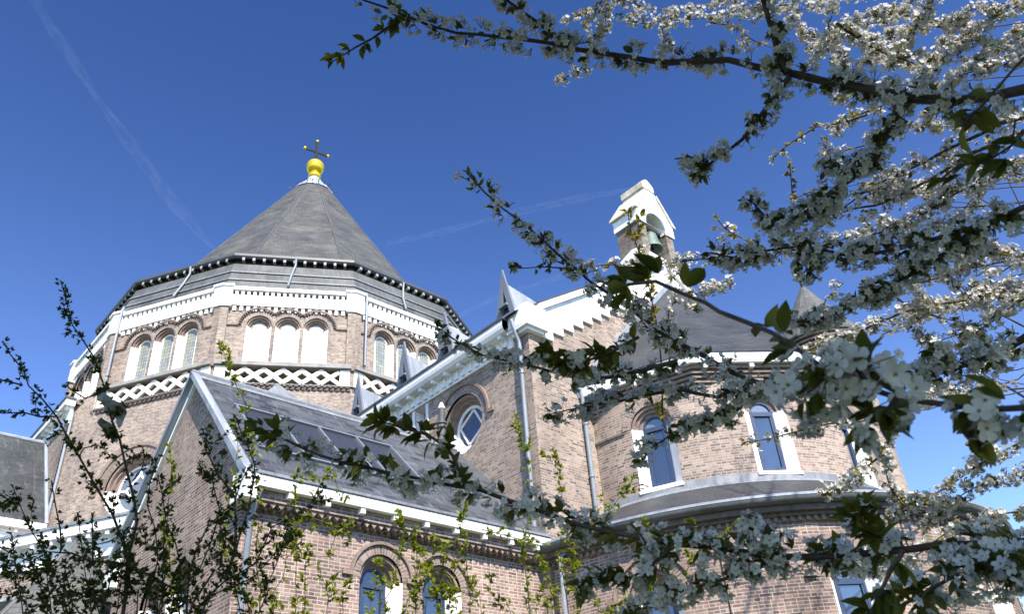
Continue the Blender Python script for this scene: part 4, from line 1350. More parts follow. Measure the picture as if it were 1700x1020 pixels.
def branch(tree, pts, r0, r1, lod=1, bloom=1.0, leaf=1.0, twigs=0.0, twig_len=0.18, spread=1.0, flower=0.0150, leafsize=0.039,
           leafmat='cherry_leaf', root=(), seed=0, visible_from=0, name='branch', tip_leaf=0, sag=0.3, bare=0.0, spur=0.0155):
    """one branch of a tree: bark with side twigs, and as sub-parts its blossom and its leaves.
    root: points that carry it on to the trunk, without blossom"""
    rng = np.random.default_rng(seed + 1000)
    allp = [tuple(p) for p in root] + [tuple(p) for p in pts]
    step = 0.035 if lod == 2 else 0.06
    path = smooth_path(allp, step, rng, r1 * 0.5)
    seg = np.linalg.norm(np.diff(path, axis=0), axis=1); cum = np.concatenate([[0], np.cumsum(seg)]); total = cum[-1]
    # where the dressed part begins
    if root:
        k0 = int(np.argmin(np.linalg.norm(path - np.array(pts[0]), axis=1)))
    else: k0 = 0
    woods = [tube_np(path, r0, r1, 8 if lod == 2 else 6)]
    dressed = [(path[k0:], r0 * 0.6, 1.0)]
    L = cum[-1] - cum[k0]
    nt_ = rng.poisson(twigs * L)
    for _ in range(nt_):
        s = cum[k0] + (L * (0.05 + 0.9 * rng.random()))
        i = min(len(path) - 2, int(np.searchsorted(cum, s)))
        d = path[min(i + 1, len(path) - 1)] - path[max(i - 1, 0)]; d /= np.linalg.norm(d) + 1e-9
        side = rng.normal(size=3); side -= d * (side @ d); side /= np.linalg.norm(side) + 1e-9
        dirn = d * rng.uniform(0.3, 0.9) + side * rng.uniform(0.6, 1.1) + np.array([0, 0, rng.uniform(-0.1, 0.5)])
        dirn /= np.linalg.norm(dirn)
        tl = twig_len * rng.uniform(0.5, 1.5)
        q = [path[i]]
        for j in range(4):
            dirn = dirn + rng.normal(size=3) * 0.16 + np.array([0, 0, 0.05]); dirn /= np.linalg.norm(dirn)
            q.append(q[-1] + dirn * tl / 4)
        tp = smooth_path(q, 0.03, rng)
        rr = min(0.0045, max(r1 * 0.7, 0.35 * (r0 + (r1 - r0) * (s / total))))
        woods.append(tube_np(tp, rr * 0.8, min(0.0016, r1 * 0.6), 5)); dressed.append((tp, rr * 0.6, 0.9))
    V, F, Mi = join(woods)
    wood = quad_mesh(name, V, F, Mi, ['bark'], tree)
    fp = []; fa = []; sp = []; lp = []; la = []; ls = []
    for pth, rad, w in dressed:
        sg = np.linalg.norm(np.diff(pth, axis=0), axis=1); cm = np.concatenate([[0], np.cumsum(sg)]); T = cm[-1]
        if T < 1e-3: continue
        # spurs carry the flowers and leaves in clusters
        ns = max(1, rng.poisson(T / (spur / max(bloom, leaf, 0.05))))
        for _ in range(ns):
            u = rng.random()
            if rng.random() < bare * (0.5 + 0.5 * sin(u * T * 9 + seed)): continue
            s = u * T; i = min(len(pth) - 2, int(np.searchsorted(cm, s, side='right') - 1))
            p = pth[i] + (pth[i + 1] - pth[i]) * rng.random()
            d = pth[i + 1] - pth[i]; d = d / (np.linalg.norm(d) + 1e-9)
            o = rng.normal(size=3); o -= d * (o @ d); o /= np.linalg.norm(o) + 1e-9
            o = o + d * 0.3; o /= np.linalg.norm(o)
            base = p + o * (rad * 0.8 + rng.uniform(0.0, 0.014))
            tipfade = 1.0 if u < 0.8 else (1 - u) / 0.2
            if rng.random() < bloom * (0.25 + 0.75 * tipfade):
                nf = rng.integers(3, 7)
                dirs = o[None] * 0.9 + rng.normal(size=(nf, 3)) * 0.55 + np.array([0, 0, -sag * 0.5])
                dirs /= np.linalg.norm(dirs, axis=1, keepdims=True)
                ln = rng.uniform(0.014, 0.034, size=(nf, 1)) * spread
                for q in range(nf):
                    fp.append(base + dirs[q] * ln[q]); fa.append(dirs[q] + rng.normal(size=3) * 0.35 + np.array([0, 0, -0.1])); sp.append(base)
            nl = rng.poisson(3.0 * leaf)
            for q in range(nl):
                dr = o * 0.8 + rng.normal(size=3) * 0.5 + d * 0.5 + np.array([0, 0, 0.1]); dr /= np.linalg.norm(dr)
                lp.append(base); la.append(dr); ls.append(leafsize * rng.uniform(0.5, 1.15))
        for q in range(tip_leaf):
            dr = d * 1.0 + rng.normal(size=3) * 0.55; dr /= np.linalg.norm(dr)
            lp.append(pth[-1] - d * rng.uniform(0, 0.06)); la.append(dr); ls.append(leafsize * rng.uniform(0.6, 1.2))
    if fp:
        fp = np.array(fp); fa = np.array(fa); sp = np.array(sp)
        sc = flower * rng.uniform(0.75, 1.15, size=len(fp)) * np.where(rng.random(len(fp)) < 0.16, 0.45, 1.0)     # some are still buds
        parts = [scatter(flower_base(lod), fp, rand_rot(len(fp), fa, rng), sc)]
        ax = fa / np.linalg.norm(fa, axis=1, keepdims=True)
        if lod: parts.append(stalks(sp, fp - ax * sc[:, None] * 0.2, 0.0009 if lod == 2 else 0.0011))
        V, F, Mi = join(parts)
        quad_mesh('blossom', V, F, Mi, ['petal', 'flower_heart'], wood)
    if lp:
        lp = np.array(lp); la = np.array(la); ls = np.array(ls); n = len(lp)
        x = la; h = rng.normal(size=(n, 3)) * 0.6 + np.array([0, 0, 1.0]); y = np.cross(h, x); y /= np.linalg.norm(y, axis=1, keepdims=True) + 1e-9
        rot = np.stack([x, y, np.cross(x, y)], axis=2)
        V, F, Mi = scatter(leaf_base(lod), lp, rot, ls)
        quad_mesh('leaves', V, F, Mi, [leafmat], wood)
    return wood


def line(*pts, d):
    """points of a branch from places in the photograph and the distances at its two ends"""
    d0, d1 = d if isinstance(d, tuple) else (d, d)
    L = [0.0]
    for a, b in zip(pts[:-1], pts[1:]): L.append(L[-1] + hypot(b[0] - a[0], b[1] - a[1]))
    return [tuple(at(p[0], p[1], d0 + (d1 - d0) * l / max(L[-1], 1e-6))) for p, l in zip(pts, L)]


# ---- the cherry tree on the right -----------------------------------------------------------
CT = Vector((4.6, -0.9, 0))
cherry = thing('cherry_tree', 'large cherry tree in white blossom reaching over the church from the right', 'tree', CT)
rngt = np.random.default_rng(5)
tp = smooth_path([(4.6, -0.9, -0.1), (4.55, -0.85, 0.8), (4.6, -0.8, 1.6), (4.55, -0.72, 2.3)], 0.12, rngt, 0.006)
V, F, Mi = tube_np(tp, 0.20, 0.13, 12)
quad_mesh('trunk', V, F, Mi, ['bark'], cherry)
FORK = (4.55, -0.74, 2.15)
def rt(*mid): return [FORK] + [tuple(at(*m)) for m in mid]

# branches close to the camera, hanging in the shade
branch(cherry, line((1700, 148), (1638, 160), (1576, 168), (1515, 164), (1465, 151), (1416, 141), (1366, 135), (1310, 121), (1258, 111), (1209, 100), (1159, 100), (1110, 104), (1043, 95), (986, 86), (937, 76), (883, 67), (799, 58), (757, 53), (713, 42), (681, 27), (640, 12), (604, 0), (570, -22), d=(3.0, 3.7)),
       0.036, 0.004, 1, 1.15, 0.75, 0.9, 0.10, 1.35, root=rt((2250, 420, 3.4), (1850, 160, 3.0)), seed=1)
branch(cherry, line((681, 27), (646, 44), (618, 64), (589, 79), (570, 92), (553, 101), d=(3.65, 3.7)), 0.007, 0.002, 1, 0.0, 1.1, 0, seed=2, tip_leaf=7, leafsize=0.05)
branch(cherry, line((960, 84), (925, 59), (886, 32), (844, 0), (810, -30), d=(3.5, 3.7)), 0.010, 0.004, 1, 1.3, 0.9, 1, 0.1, 1.3, seed=3)
branch(cherry, line((1309, 119), (1295, 94), (1285, 54), (1272, 18), (1262, -20), (1250, -80), d=(3.2, 3.3)), 0.014, 0.005, 1, 1.0, 1.0, 1.2, 0.1, 1.3, seed=4)
branch(cherry, line((1312, 124), (1285, 163), (1258, 198), (1233, 230), (1209, 250), (1180, 270), (1156, 296), d=(3.2, 3.35)), 0.012, 0.003, 1, 1.25, 1.0, 0.8, 0.08, 1.3, seed=5, tip_leaf=8)
branch(cherry, line((1500, 160), (1484, 195), (1466, 235), (1440, 275), (1416, 294), (1386, 315), (1342, 349), (1290, 376), (1245, 330), d=(3.1, 3.6)), 0.016, 0.004, 1, 1.7, 1.2, 2.4, 0.15, 1.5, seed=6)
branch(cherry, line((1700, 346), (1651, 366), (1606, 381), (1564, 394), (1502, 411), (1453, 423), (1413, 425), (1364, 415), (1305, 411), (1262, 420), (1215, 428), (1180, 420), d=(2.9, 3.5)),
       0.024, 0.004, 1, 1.8, 1.3, 2.8, 0.16, 1.5, root=rt((2250, 520, 3.2), (1850, 330, 2.9)), seed=7)
branch(cherry, line((1640, 372), (1590, 410), (1540, 440), (1500, 462), (1440, 492), (1395, 515), (1350, 535), (1300, 530), d=(2.95, 3.4)), 0.014, 0.004, 1, 1.6, 1.2, 2.0, 0.13, 1.4, seed=8)
branch(cherry, line((1700, 564), (1651, 588), (1601, 606), (1552, 618), (1502, 628), (1450, 622), (1400, 628), (1330, 640), (1260, 636), (1225, 624), (1195, 608), (1159, 585), (1124, 569), (1092, 550), (1052, 515), (1027, 502), (1007, 485), (982, 468), (958, 448), (928, 423), (898, 396), (866, 369), (834, 347), (804, 319), (775, 287), d=(2.9, 3.6)),
       0.030, 0.003, 1, 1.2, 0.8, 1.2, 0.13, 1.3, root=rt((2300, 640, 3.3), (1850, 500, 2.9)), seed=9, tip_leaf=6)
branch(cherry, line((958, 448), (930, 445), (900, 443), (870, 445), (852, 446), d=(3.3, 3.4)), 0.004, 0.0015, 1, 0.15, 0.9, 0, seed=10, tip_leaf=5, leafsize=0.032)
branch(cherry, line((1124, 600), (1075, 612), (1040, 622), (985, 630), (930, 622), (885, 608), (845, 600), (800, 590), (760, 568), (725, 545), d=(3.0, 3.2)), 0.009, 0.0025, 1, 0.95, 1.0, 1.0, 0.1, 1.2, seed=11, tip_leaf=6)
branch(cherry, line((1060, 560), (1010, 588), (960, 605), (930, 598), (905, 590), d=(2.6, 2.7)), 0.006, 0.002, 1, 0.5, 1.2, 1.2, 0.08, 1.1, seed=12, tip_leaf=8, leafsize=0.055)
branch(cherry, line((1245, 640), (1190, 660), (1130, 648), (1060, 660), (1000, 672), (950, 680), (905, 690), d=(3.0, 3.3)), 0.008, 0.002, 1, 1.5, 0.9, 1.4, 0.1, 1.25, seed=13, tip_leaf=5)
branch(cherry, line((1260, 640), (1215, 690), (1170, 700), (1130, 712), (1095, 735), (1060, 760), d=(3.0, 3.2)), 0.007, 0.002, 1, 1.5, 0.9, 1.4, 0.09, 1.25, seed=14)
branch(cherry, line((1700, 900), (1640, 905), (1560, 905), (1500, 915), (1420, 923), (1350, 925), (1300, 925), (1250, 918), (1180, 910), (1120, 905), (1060, 893), (1000, 880), (950, 868), (900, 852), (850, 835), (800, 815), (750, 806), (690, 795), (640, 785), (600, 775), (560, 765), (536, 757), (508, 747), (481, 734), (453, 724), (425, 714), d=(2.3, 2.6)),
       0.022, 0.003, 1, 1.0, 0.75, 0.9, 0.10, 1.3, root=rt((2300, 1000, 3.2), (1850, 880, 2.4)), seed=15, tip_leaf=7, leafsize=0.05)
branch(cherry, line((772, 808), (762, 780), (751, 756), (739, 742), (721, 730), (707, 721), (689, 718), (659, 707), (640, 702), (624, 698), d=(2.5, 2.5)), 0.006, 0.002, 1, 0.1, 1.1, 0, seed=16, tip_leaf=9, leafsize=0.055)
branch(cherry, line((1120, 905), (1090, 930), (1050, 960), (1010, 965), (965, 975), d=(2.4, 2.4)), 0.006, 0.002, 1, 0.5, 1.4, 1, 0.07, seed=17, tip_leaf=8, leafsize=0.055)
branch(cherry, line((1290, 925), (1250, 950), (1190, 965), (1130, 985), (1090, 1000), (1040, 1010), d=(2.4, 2.45)), 0.006, 0.002, 1, 1.6, 1.0, 1.2, 0.08, 1.25, seed=18)
branch(cherry, line((1740, 930), (1690, 950), (1640, 940), (1590, 960), (1540, 985), (1490, 1010), d=(1.9, 2.1)), 0.012, 0.004, 1, 1.9, 1.3, 2.6, 0.14, 1.5, root=rt((2100, 960, 2.4)), seed=19)
branch(cherry, line((1500, 915), (1478, 945), (1466, 975), (1452, 1000), (1440, 1030), d=(1.75, 1.75)), 0.005, 0.002, 2, 0.0, 1.6, 1.5, 0.05, seed=20, tip_leaf=7, leafsize=0.052, spur=0.035)
branch(cherry, line((1466, 900), (1450, 880), (1432, 868), (1425, 850), d=(2.2, 2.2)), 0.004, 0.002, 1, 0.5, 2.2, 1.0, 0.05, seed=21, tip_leaf=7, leafsize=0.055)
# the nearest branch, with large leaves
branch(cherry, line((1720, 681), (1651, 677), (1576, 672), (1502, 662), (1453, 648), (1418, 630), (1361, 606), (1317, 576), (1280, 554), (1240, 534), (1195, 515), (1172, 502), (1136, 488), (1112, 479), (1087, 469), (1050, 472), (1013, 480), d=(1.1, 1.35)),
       0.0095, 0.003, 2, 0.40, 0.95, 0.8, 0.07, 1.3, root=rt((2300, 800, 2.2), (1950, 680, 1.2)), seed=24, tip_leaf=5, leafsize=0.050, spur=0.035)
branch(cherry, line((1375, 612), (1345, 640), (1325, 655), d=(1.08, 1.06)), 0.004, 0.002, 2, 2.4, 0.5, 3, 0.04, 1.2, seed=25, flower=0.0165)
branch(cherry, line((1450, 648), (1432, 625), (1415, 600), d=(1.1, 1.08)), 0.004, 0.002, 2, 1.9, 1.0, 2, 0.04, 1.2, seed=26, flower=0.0165)
branch(cherry, line((1490, 660), (1468, 690), (1440, 705), d=(1.1, 1.1)), 0.004, 0.002, 2, 1.5, 1.6, 2, 0.04, 1.2, seed=27)
branch(cherry, line((1605, 674), (1612, 700), (1608, 728), d=(1.15, 1.15)), 0.003, 0.0012, 2, 0.7, 1.6, 2, 0.04, 1.3, seed=28, sag=1.5)
branch(cherry, line((1690, 104), (1663, 138), (1631, 173), (1610, 195), (1596, 210), d=(1.5, 1.6)), 0.005, 0.002, 2, 0.1, 1.0, 1, 0.05, root=rt((2250, 200, 2.4), (1760, 40, 1.5)), seed=29, tip_leaf=4, leafsize=0.05, spur=0.04)
branch(cherry, line((1760, 180), (1680, 240), (1640, 270), (1590, 275), (1560, 300), d=(1.7, 1.75)), 0.005, 0.002, 2, 0.1, 1.1, 1, 0.05, root=rt((2250, 300, 2.4)), seed=30, tip_leaf=4, leafsize=0.048, spur=0.04)

# branches farther off, in the sun
FAR = []
def far(*p, d=6.4, **k): FAR.append((p, d, k))
far((1700, 195), (1650, 212), (1613, 230), (1564, 252), (1539, 267), (1485, 292), (1440, 315), (1400, 345), (1350, 372), d=(5.8, 6.4), r=0.045, root='r')
far((1700, 217), (1675, 230), (1608, 257), (1552, 294), (1517, 311), (1483, 329), (1453, 341), (1400, 352), (1330, 400), (1270, 440), d=(5.9, 6.5), r=0.04, root='r')
far((1010, -30), (1006, 0), (1004, 37), (986, 69), (969, 111), (925, 133), d=(5.4, 5.5), r=0.012, root='t', bloom=1.7, tip=6)
far((1010, -20), (999, 0), (967, 22), (939, 37), d=5.5, r=0.008, root='t', bloom=0.4)
far((1340, -20), (1320, 5), (1250, 12), (1180, 28), (1100, 35), (1060, 38), (1023, 22), d=(6.2, 6.4), r=0.014, root='t', bloom=1.1)
far((1250, -25), (1180, 5), (1122, 22), (1098, 15), (1050, 5), (1000, -15), d=6.4, r=0.01, root='t', bloom=1.1)
far((1110, 34), (1100, 48), (1107, 69), (1112, 85), d=6.3, r=0.006, bloom=1.2)
far((1179, 37), (1221, 44), (1251, 67), (1285, 80), d=6.3, r=0.006, bloom=0.6)
far((1480, -30), (1400, -5), (1354, 12), (1280, 17), (1230, 30), d=6.6, r=0.012, root='t', bloom=1.6)
far((1390, -20), (1386, 5), (1376, 44), (1366, 82), (1352, 98), (1335, 110), d=6.0, r=0.01, root='t', bloom=1.3)
far((1389, 37), (1423, 62), (1453, 81), (1478, 91), (1515, 104), (1540, 118), d=5.2, r=0.01, bloom=1.9)
far((1530, -20), (1490, 25), (1453, 37), (1418, 47), (1386, 62), (1350, 85), d=6.3, r=0.01, root='t', bloom=1.6)
far((1560, -30), (1549, 0), (1525, 37), (1510, 62), (1497, 86), (1480, 110), d=6.0, r=0.012, root='t', bloom=2.2)
far((1730, -10), (1700, 5), (1663, 22), (1626, 44), (1596, 64), (1571, 89), (1547, 116), (1520, 150), d=6.0, r=0.02, root='r', bloom=2.2)
far((1740, 30), (1685, 59), (1660, 72), (1633, 91), (1600, 120), d=6.3, r=0.012, root='r', bloom=1.6)
far((1720, 90), (1660, 110), (1613, 118), (1560, 140), (1500, 170), d=5.9, r=0.016, root='r', bloom=2.3)
far((1440, 190), (1391, 205), (1354, 210), (1329, 227), (1300, 247), (1281, 266), d=5.6, r=0.008, bloom=0.15, leaf=1.0, tip=5)
far((1465, 175), (1418, 193), (1398, 205), (1385, 215), d=5.7, r=0.007, bloom=1.6)
far((1440, 240), (1395, 250), (1370, 245), (1362, 225), d=5.8, r=0.006, bloom=0.6)
far((1405, 300), (1385, 275), (1372, 250), d=5.7, r=0.005, bloom=1.0)
far((1318, 400), (1318, 350), (1314, 310), (1311, 270), d=5.8, r=0.006, bloom=0.0, leaf=1.3, tip=6)
far((1400, 360), (1360, 312), (1330, 325), (1310, 330), d=5.6, r=0.005, bloom=0.5)
far((1740, 300), (1680, 285), (1640, 300), (1590, 320), (1540, 350), (1480, 380), (1420, 395), (1370, 400), d=5.8, r=0.018, root='r', bloom=2.1)
far((1740, 250), (1690, 268), (1665, 280), (1630, 310), (1600, 350), (1560, 400), d=6.3, r=0.012, root='r', bloom=1.6)
far((1740, 410), (1690, 430), (1640, 440), (1590, 452), (1530, 470), (1480, 480), d=6.0, r=0.014, root='r', bloom=1.6)
far((1740, 420), (1665, 450), (1618, 477), (1580, 500), (1545, 515), d=5.7, r=0.012, root='r', bloom=1.5)
far((1560, 440), (1576, 460), (1600, 490), (1618, 502), (1650, 520), d=5.9, r=0.009, bloom=1.2)
far((1740, 470), (1700, 497), (1655, 524), (1621, 544), (1580, 560), (1530, 575), d=5.6, r=0.014, root='r', bloom=2.0)
far((1690, 500), (1640, 490), (1600, 500), (1560, 505), (1520, 510), (1490, 520), d=5.6, r=0.01, bloom=2.2)
far((1430, 465), (1468, 482), (1517, 512), (1559, 527), (1600, 535), d=5.7, r=0.012, bloom=0.5)
far((1517, 513), (1463, 534), (1428, 549), (1403, 559), (1361, 573), (1335, 585), d=5.4, r=0.009, bloom=1.5)
far((1740, 570), (1675, 593), (1640, 612), (1608, 630), (1560, 655), (1500, 680), d=5.4, r=0.014, root='r', bloom=1.0)
far((1740, 600), (1690, 630), (1650, 640), (1590, 650), (1540, 640), d=5.6, r=0.01, root='r', bloom=1.0)
far((1740, 715), (1700, 731), (1659, 754), (1618, 777), (1568, 813), (1523, 831), (1480, 855), (1440, 890), d=5.6, r=0.012, root='r', bloom=1.7)
far((1740, 770), (1690, 790), (1640, 800), (1600, 820), (1560, 850), (1530, 880), d=5.6, r=0.01, root='r', bloom=1.8)
far((1740, 850), (1690, 850), (1640, 860), (1580, 880), (1510, 930), (1450, 950), (1400, 935), (1370, 940), d=5.5, r=0.012, root='r', bloom=1.9)
far((1740, 960), (1690, 980), (1640, 990), (1580, 1000), (1530, 1010), d=5.4, r=0.01, root='r', bloom=1.6)
far((1480, 690), (1475, 730), (1470, 770), (1478, 810), (1500, 840), d=5.2, r=0.008, bloom=1.7)
far((1475, 745), (1433, 781), (1410, 799), (1385, 812), (1362, 824), d=4.7, r=0.006, bloom=1.5)
far((1480, 690), (1430, 700), (1379, 704), (1320, 718), (1275, 729), (1235, 735), d=5.2, r=0.006, bloom=0.9, tip=4)
far((1250, 428), (1200, 432), (1160, 430), (1110, 438), (1060, 440), (1010, 440), (960, 442), d=5.3, r=0.008, bloom=0.9)
far((1100, 700), (1096, 580), (1078, 480), (1062, 420), (1048, 385), (1043, 350), d=5.4, r=0.006, bloom=0.0, leaf=0.9, tip=4, lf=0.05)
far((1160, 520), (1120, 500), (1110, 530), (1105, 560), (1110, 590), d=5.4, r=0.005, bloom=0.8)
far((1220, 470), (1180, 480), (1150, 490), (1120, 480), d=5.4, r=0.005, bloom=1.2)
far((1290, 430), (1240, 400), (1205, 380), (1185, 358), d=5.2, r=0.005, bloom=0.1, leaf=0.8, tip=4)
far((1400, 470), (1370, 500), (1368, 540), d=5.5, r=0.004, bloom=0.5)
rq = np.random.default_rng(3)
for i in range(16):                                   # more of the crown behind, towards the right
    x0, y0 = 1500 + 270 * rq.random(), -20 + 540 * rq.random()
    an = pi + rq.uniform(-0.45, 0.5); L_ = rq.uniform(130, 260)
    pp = [(x0 + L_ * t * cos(an) + rq.normal() * 9, y0 + L_ * t * sin(an) + rq.normal() * 9 + 20 * t * t) for t in (0, 0.25, 0.5, 0.75, 1)]
    far(*pp, d=rq.uniform(5.9, 6.7), r=0.009, bloom=rq.uniform(1.2, 2.2), root='r')
for i, (p, d, k) in enumerate(FAR):
    rr = k.get('root')
    d0 = d[0] if isinstance(d, tuple) else d
    root = ()
    if rr == 'r': root = rt((2350, p[0][1] * 0.6 + 200, 5.0), (1950, p[0][1] - 20, d0 * 0.97))
    elif rr == 't': root = rt((2400, 0, 5.0), (1900, -420, 5.4), (p[0][0] + 130, -220, d0))
    branch(cherry, line(*p, d=d), k.get('r', 0.01), 0.003, 1, k.get('bloom', 1.0), k.get('leaf', 0.85), 2.2, 0.14, 1.35,
           leafsize=k.get('lf', 0.034), leafmat='sunlit_leaf', root=root, seed=100 + i, tip_leaf=k.get('tip', 2), spur=0.018)


# ---- dark young tree at the left, close to the camera ----------------------------------------
def ground_under(px, py, d):
    p = at(px, py, d); return Vector((p.x, p.y, 0.0))


LB = ground_under(235, 1000, 3.7)
young = thing('young_tree', 'slender young tree with dark small leaves at the lower left, chapel gable behind it', 'tree', LB)
V, F, Mi = tube_np(smooth_path([LB + Vector((0, 0, -0.1)), LB + Vector((0.02, 0.02, 0.7)), LB + Vector((0.0, 0.03, 1.3))], 0.1, rngt, 0.004), 0.045, 0.032, 8)
quad_mesh('trunk', V, F, Mi, ['bark'], young)
LF = tuple(LB + Vector((0, 0.03, 1.28)))
LEFT = [
    ([(205, 1010), (213, 945), (201, 894), (188, 857), (163, 816), (132, 760), (110, 722), (95, 692), (72, 664), (47, 641), (38, 615), (18, 590), (4, 566)], 0.012, 3.6, 3.8),
    ([(208, 990), (213, 926), (220, 901), (227, 869), (223, 832), (210, 778), (199, 731), (186, 699), (179, 675), (171, 638), (163, 613), (153, 590), (135, 562), (120, 540), (110, 500), (101, 466)], 0.012, 3.6, 3.8),
    ([(300, 1030), (295, 998), (301, 945), (292, 904), (276, 869), (270, 825), (262, 790)], 0.008, 3.5, 3.6),
    ([(312, 1040), (311, 1014), (314, 951), (326, 913), (345, 876), (370, 851), (389, 835), (400, 800), (414, 775)], 0.009, 3.4, 3.5),
    ([(375, 965), (379, 951), (389, 913), (392, 876), (389, 825), (361, 788), (342, 747), (344, 713)], 0.007, 3.4, 3.5),
    ([(332, 1030), (345, 992), (376, 963), (425, 935), (452, 876), (494, 855), (522, 831), (540, 808)], 0.008, 3.4, 3.7),
    ([(321, 1000), (374, 958), (399, 888), (419, 814), (423, 773), (403, 724), (390, 690)], 0.009, 3.4, 3.5),
    ([(160, 1040), (132, 1017), (113, 992), (94, 960), (75, 941), (31, 926), (-10, 905)], 0.008, 3.7, 3.8),
    ([(213, 940), (188, 935), (150, 932), (119, 919), (78, 916), (50, 922)], 0.006, 3.65, 3.7),
    ([(120, 1000), (91, 948), (66, 904), (47, 876), (34, 841), (20, 806)], 0.006, 3.7, 3.8),
    ([(102, 915), (100, 879), (91, 838), (85, 798)], 0.004, 3.7, 3.7),
    ([(154, 934), (154, 888), (152, 852)], 0.004, 3.7, 3.7),
    ([(213, 941), (251, 957), (282, 976), (300, 985)], 0.006, 3.6, 3.5),
    ([(95, 692), (66, 692), (40, 685), (5, 687), (-15, 684)], 0.004, 3.75, 3.8),
    ([(38, 640), (14, 635), (-10, 630)], 0.004, 3.8, 3.8),
    ([(175, 640), (160, 655), (140, 662), (118, 648), (110, 640)], 0.004, 3.75, 3.7),
    ([(235, 1040), (245, 990), (262, 930), (258, 880), (244, 840), (250, 800), (262, 760)], 0.006, 3.5, 3.6),
    ([(250, 1040), (275, 1000), (330, 950), (352, 900), (365, 850), (352, 800), (330, 770)], 0.006, 3.45, 3.5),
    ([(270, 1040), (330, 1010), (360, 985), (420, 960), (470, 900), (480, 870)], 0.006, 3.4, 3.6),
    ([(60, 1040), (40, 1000), (20, 960), (5, 940)], 0.006, 3.8, 3.8),
    ([(100, 1040), (70, 1000), (30, 990), (-10, 985)], 0.005, 3.8, 3.8),
    ([(170, 1040), (160, 1000), (150, 975), (165, 950)], 0.005, 3.6, 3.7),
    ([(265, 1040), (262, 1005), (240, 970), (228, 950)], 0.005, 3.5, 3.6),
    ([(420, 1040), (410, 1000), (385, 960), (355, 930), (345, 905)], 0.005, 3.4, 3.4),
    ([(30, 1040), (60, 1010), (90, 990), (130, 985), (180, 990)], 0.005, 3.8, 3.7),
    ([(200, 890), (180, 900), (160, 905), (140, 900)], 0.003, 3.7, 3.7),
    ([(220, 800), (235, 780), (240, 760), (236, 740)], 0.003, 3.7, 3.7),
    ([(130, 760), (140, 745), (160, 740), (175, 745)], 0.003, 3.75, 3.75),
]
rl = np.random.default_rng(8)
for i in range(16):                                   # thin shoots that fill the foot of the tree
    xb = rl.uniform(10, 440); tall = rl.uniform(70, 190); lean = rl.uniform(-60, 60)
    LEFT.append(([(xb, 1040), (xb + lean * 0.3, 1040 - tall * 0.35), (xb + lean * 0.75, 1040 - tall * 0.75), (xb + lean, 1040 - tall)], 0.004, rl.uniform(3.4, 3.8), rl.uniform(3.4, 3.8)))
for i, (p, r, d0, d1) in enumerate(LEFT):
    root = (LF,) if p[0][1] > 985 else ()
    branch(young, line(*p, d=(d0, d1)), r, 0.002, 1, 0.0, 1.5, 6.5, 0.10, root=root, seed=300 + i, leafsize=0.0205, leafmat='dark_leaf', tip_leaf=6, spur=0.015)

# ---- fresh green suckers in the sun before the chapel wall ------------------------------------
def shrub(label, bx, stems, d, seed):
    B = ground_under(bx, 1010, d)
    t = thing('flowering_shrub' if False else 'leafing_shrub', label, 'shrub', B, 'leafing shrubs below the chapel wall')
    for i, p in enumerate(stems):
        p = list(p)
        low = at(p[0][0], p[0][1], d)
        root = (tuple(B + Vector((RNG.uniform(-0.1, 0.1), RNG.uniform(-0.1, 0.1), -0.05))), tuple(B.lerp(low, 0.55) + Vector((0, 0, 0.2)))) if p[0][1] > 985 else ()
        branch(t, line(*p, d=d), 0.008 if root else 0.004, 0.0018, 1, 0.0, 1.5, 2.0, 0.12, root=root, seed=seed + i, leafsize=0.040, leafmat='fresh_leaf', tip_leaf=5, name='stem', spur=0.030)
    return t


shrub('leafing shrub with yellow green shoots before the chapel corner, next to the dark young tree', 500, [
    [(430, 1030), (433, 985), (425, 930), (430, 850), (420, 760), (405, 665), (392, 640), (376, 600), (367, 570)],
    [(455, 1030), (450, 990), (470, 960), (478, 905), (487, 860), (492, 800), (508, 760)],
    [(490, 1030), (491, 970), (493, 900), (497, 862)], [(505, 1030), (506, 985), (508, 930), (512, 905)],
    [(540, 1030), (545, 990), (535, 960), (528, 940)],
    [(470, 1030), (460, 1005), (452, 990)], [(570, 1030), (560, 1000), (555, 985), (552, 970)],
    [(450, 900), (480, 912), (520, 924), (545, 925), (552, 905), (560, 885)],
    [(494, 855), (520, 862), (545, 870), (560, 885), (572, 880), (580, 900)],
    [(520, 830), (535, 800), (550, 780), (560, 810), (575, 830)],
    [(300, 1030), (285, 960), (280, 900), (278, 850), (285, 790), (280, 740)],
    [(420, 1030), (400, 985), (372, 900), (378, 850), (385, 800), (395, 745), (390, 700)],
], 6.0, 400)
shrub('leafing shrub with tall fresh shoots crossing the two arched chapel windows', 720, [
    [(640, 1030), (650, 980), (662, 920), (668, 880), (664, 855)], [(690, 1030), (693, 960), (691, 900), (690, 875)],
    [(670, 1030), (690, 990), (712, 940), (722, 910)], [(725, 1030), (724, 985), (715, 950), (700, 925), (690, 905)],
    [(745, 1030), (752, 960), (762, 905), (770, 860), (772, 835)], [(780, 1030), (778, 975), (774, 930), (775, 890)],
    [(760, 1030), (748, 990), (728, 975), (716, 965)], [(705, 1030), (716, 1000), (740, 985), (760, 975)],
    [(800, 1030), (790, 985), (780, 960)], [(650, 1030), (628, 995), (622, 960), (630, 930)],
    [(735, 1030), (735, 990), (732, 950), (740, 920), (735, 900)], [(620, 1030), (615, 1005), (610, 985)],
    [(850, 1030), (830, 1005), (815, 985), (812, 960)],
], 6.0, 450)
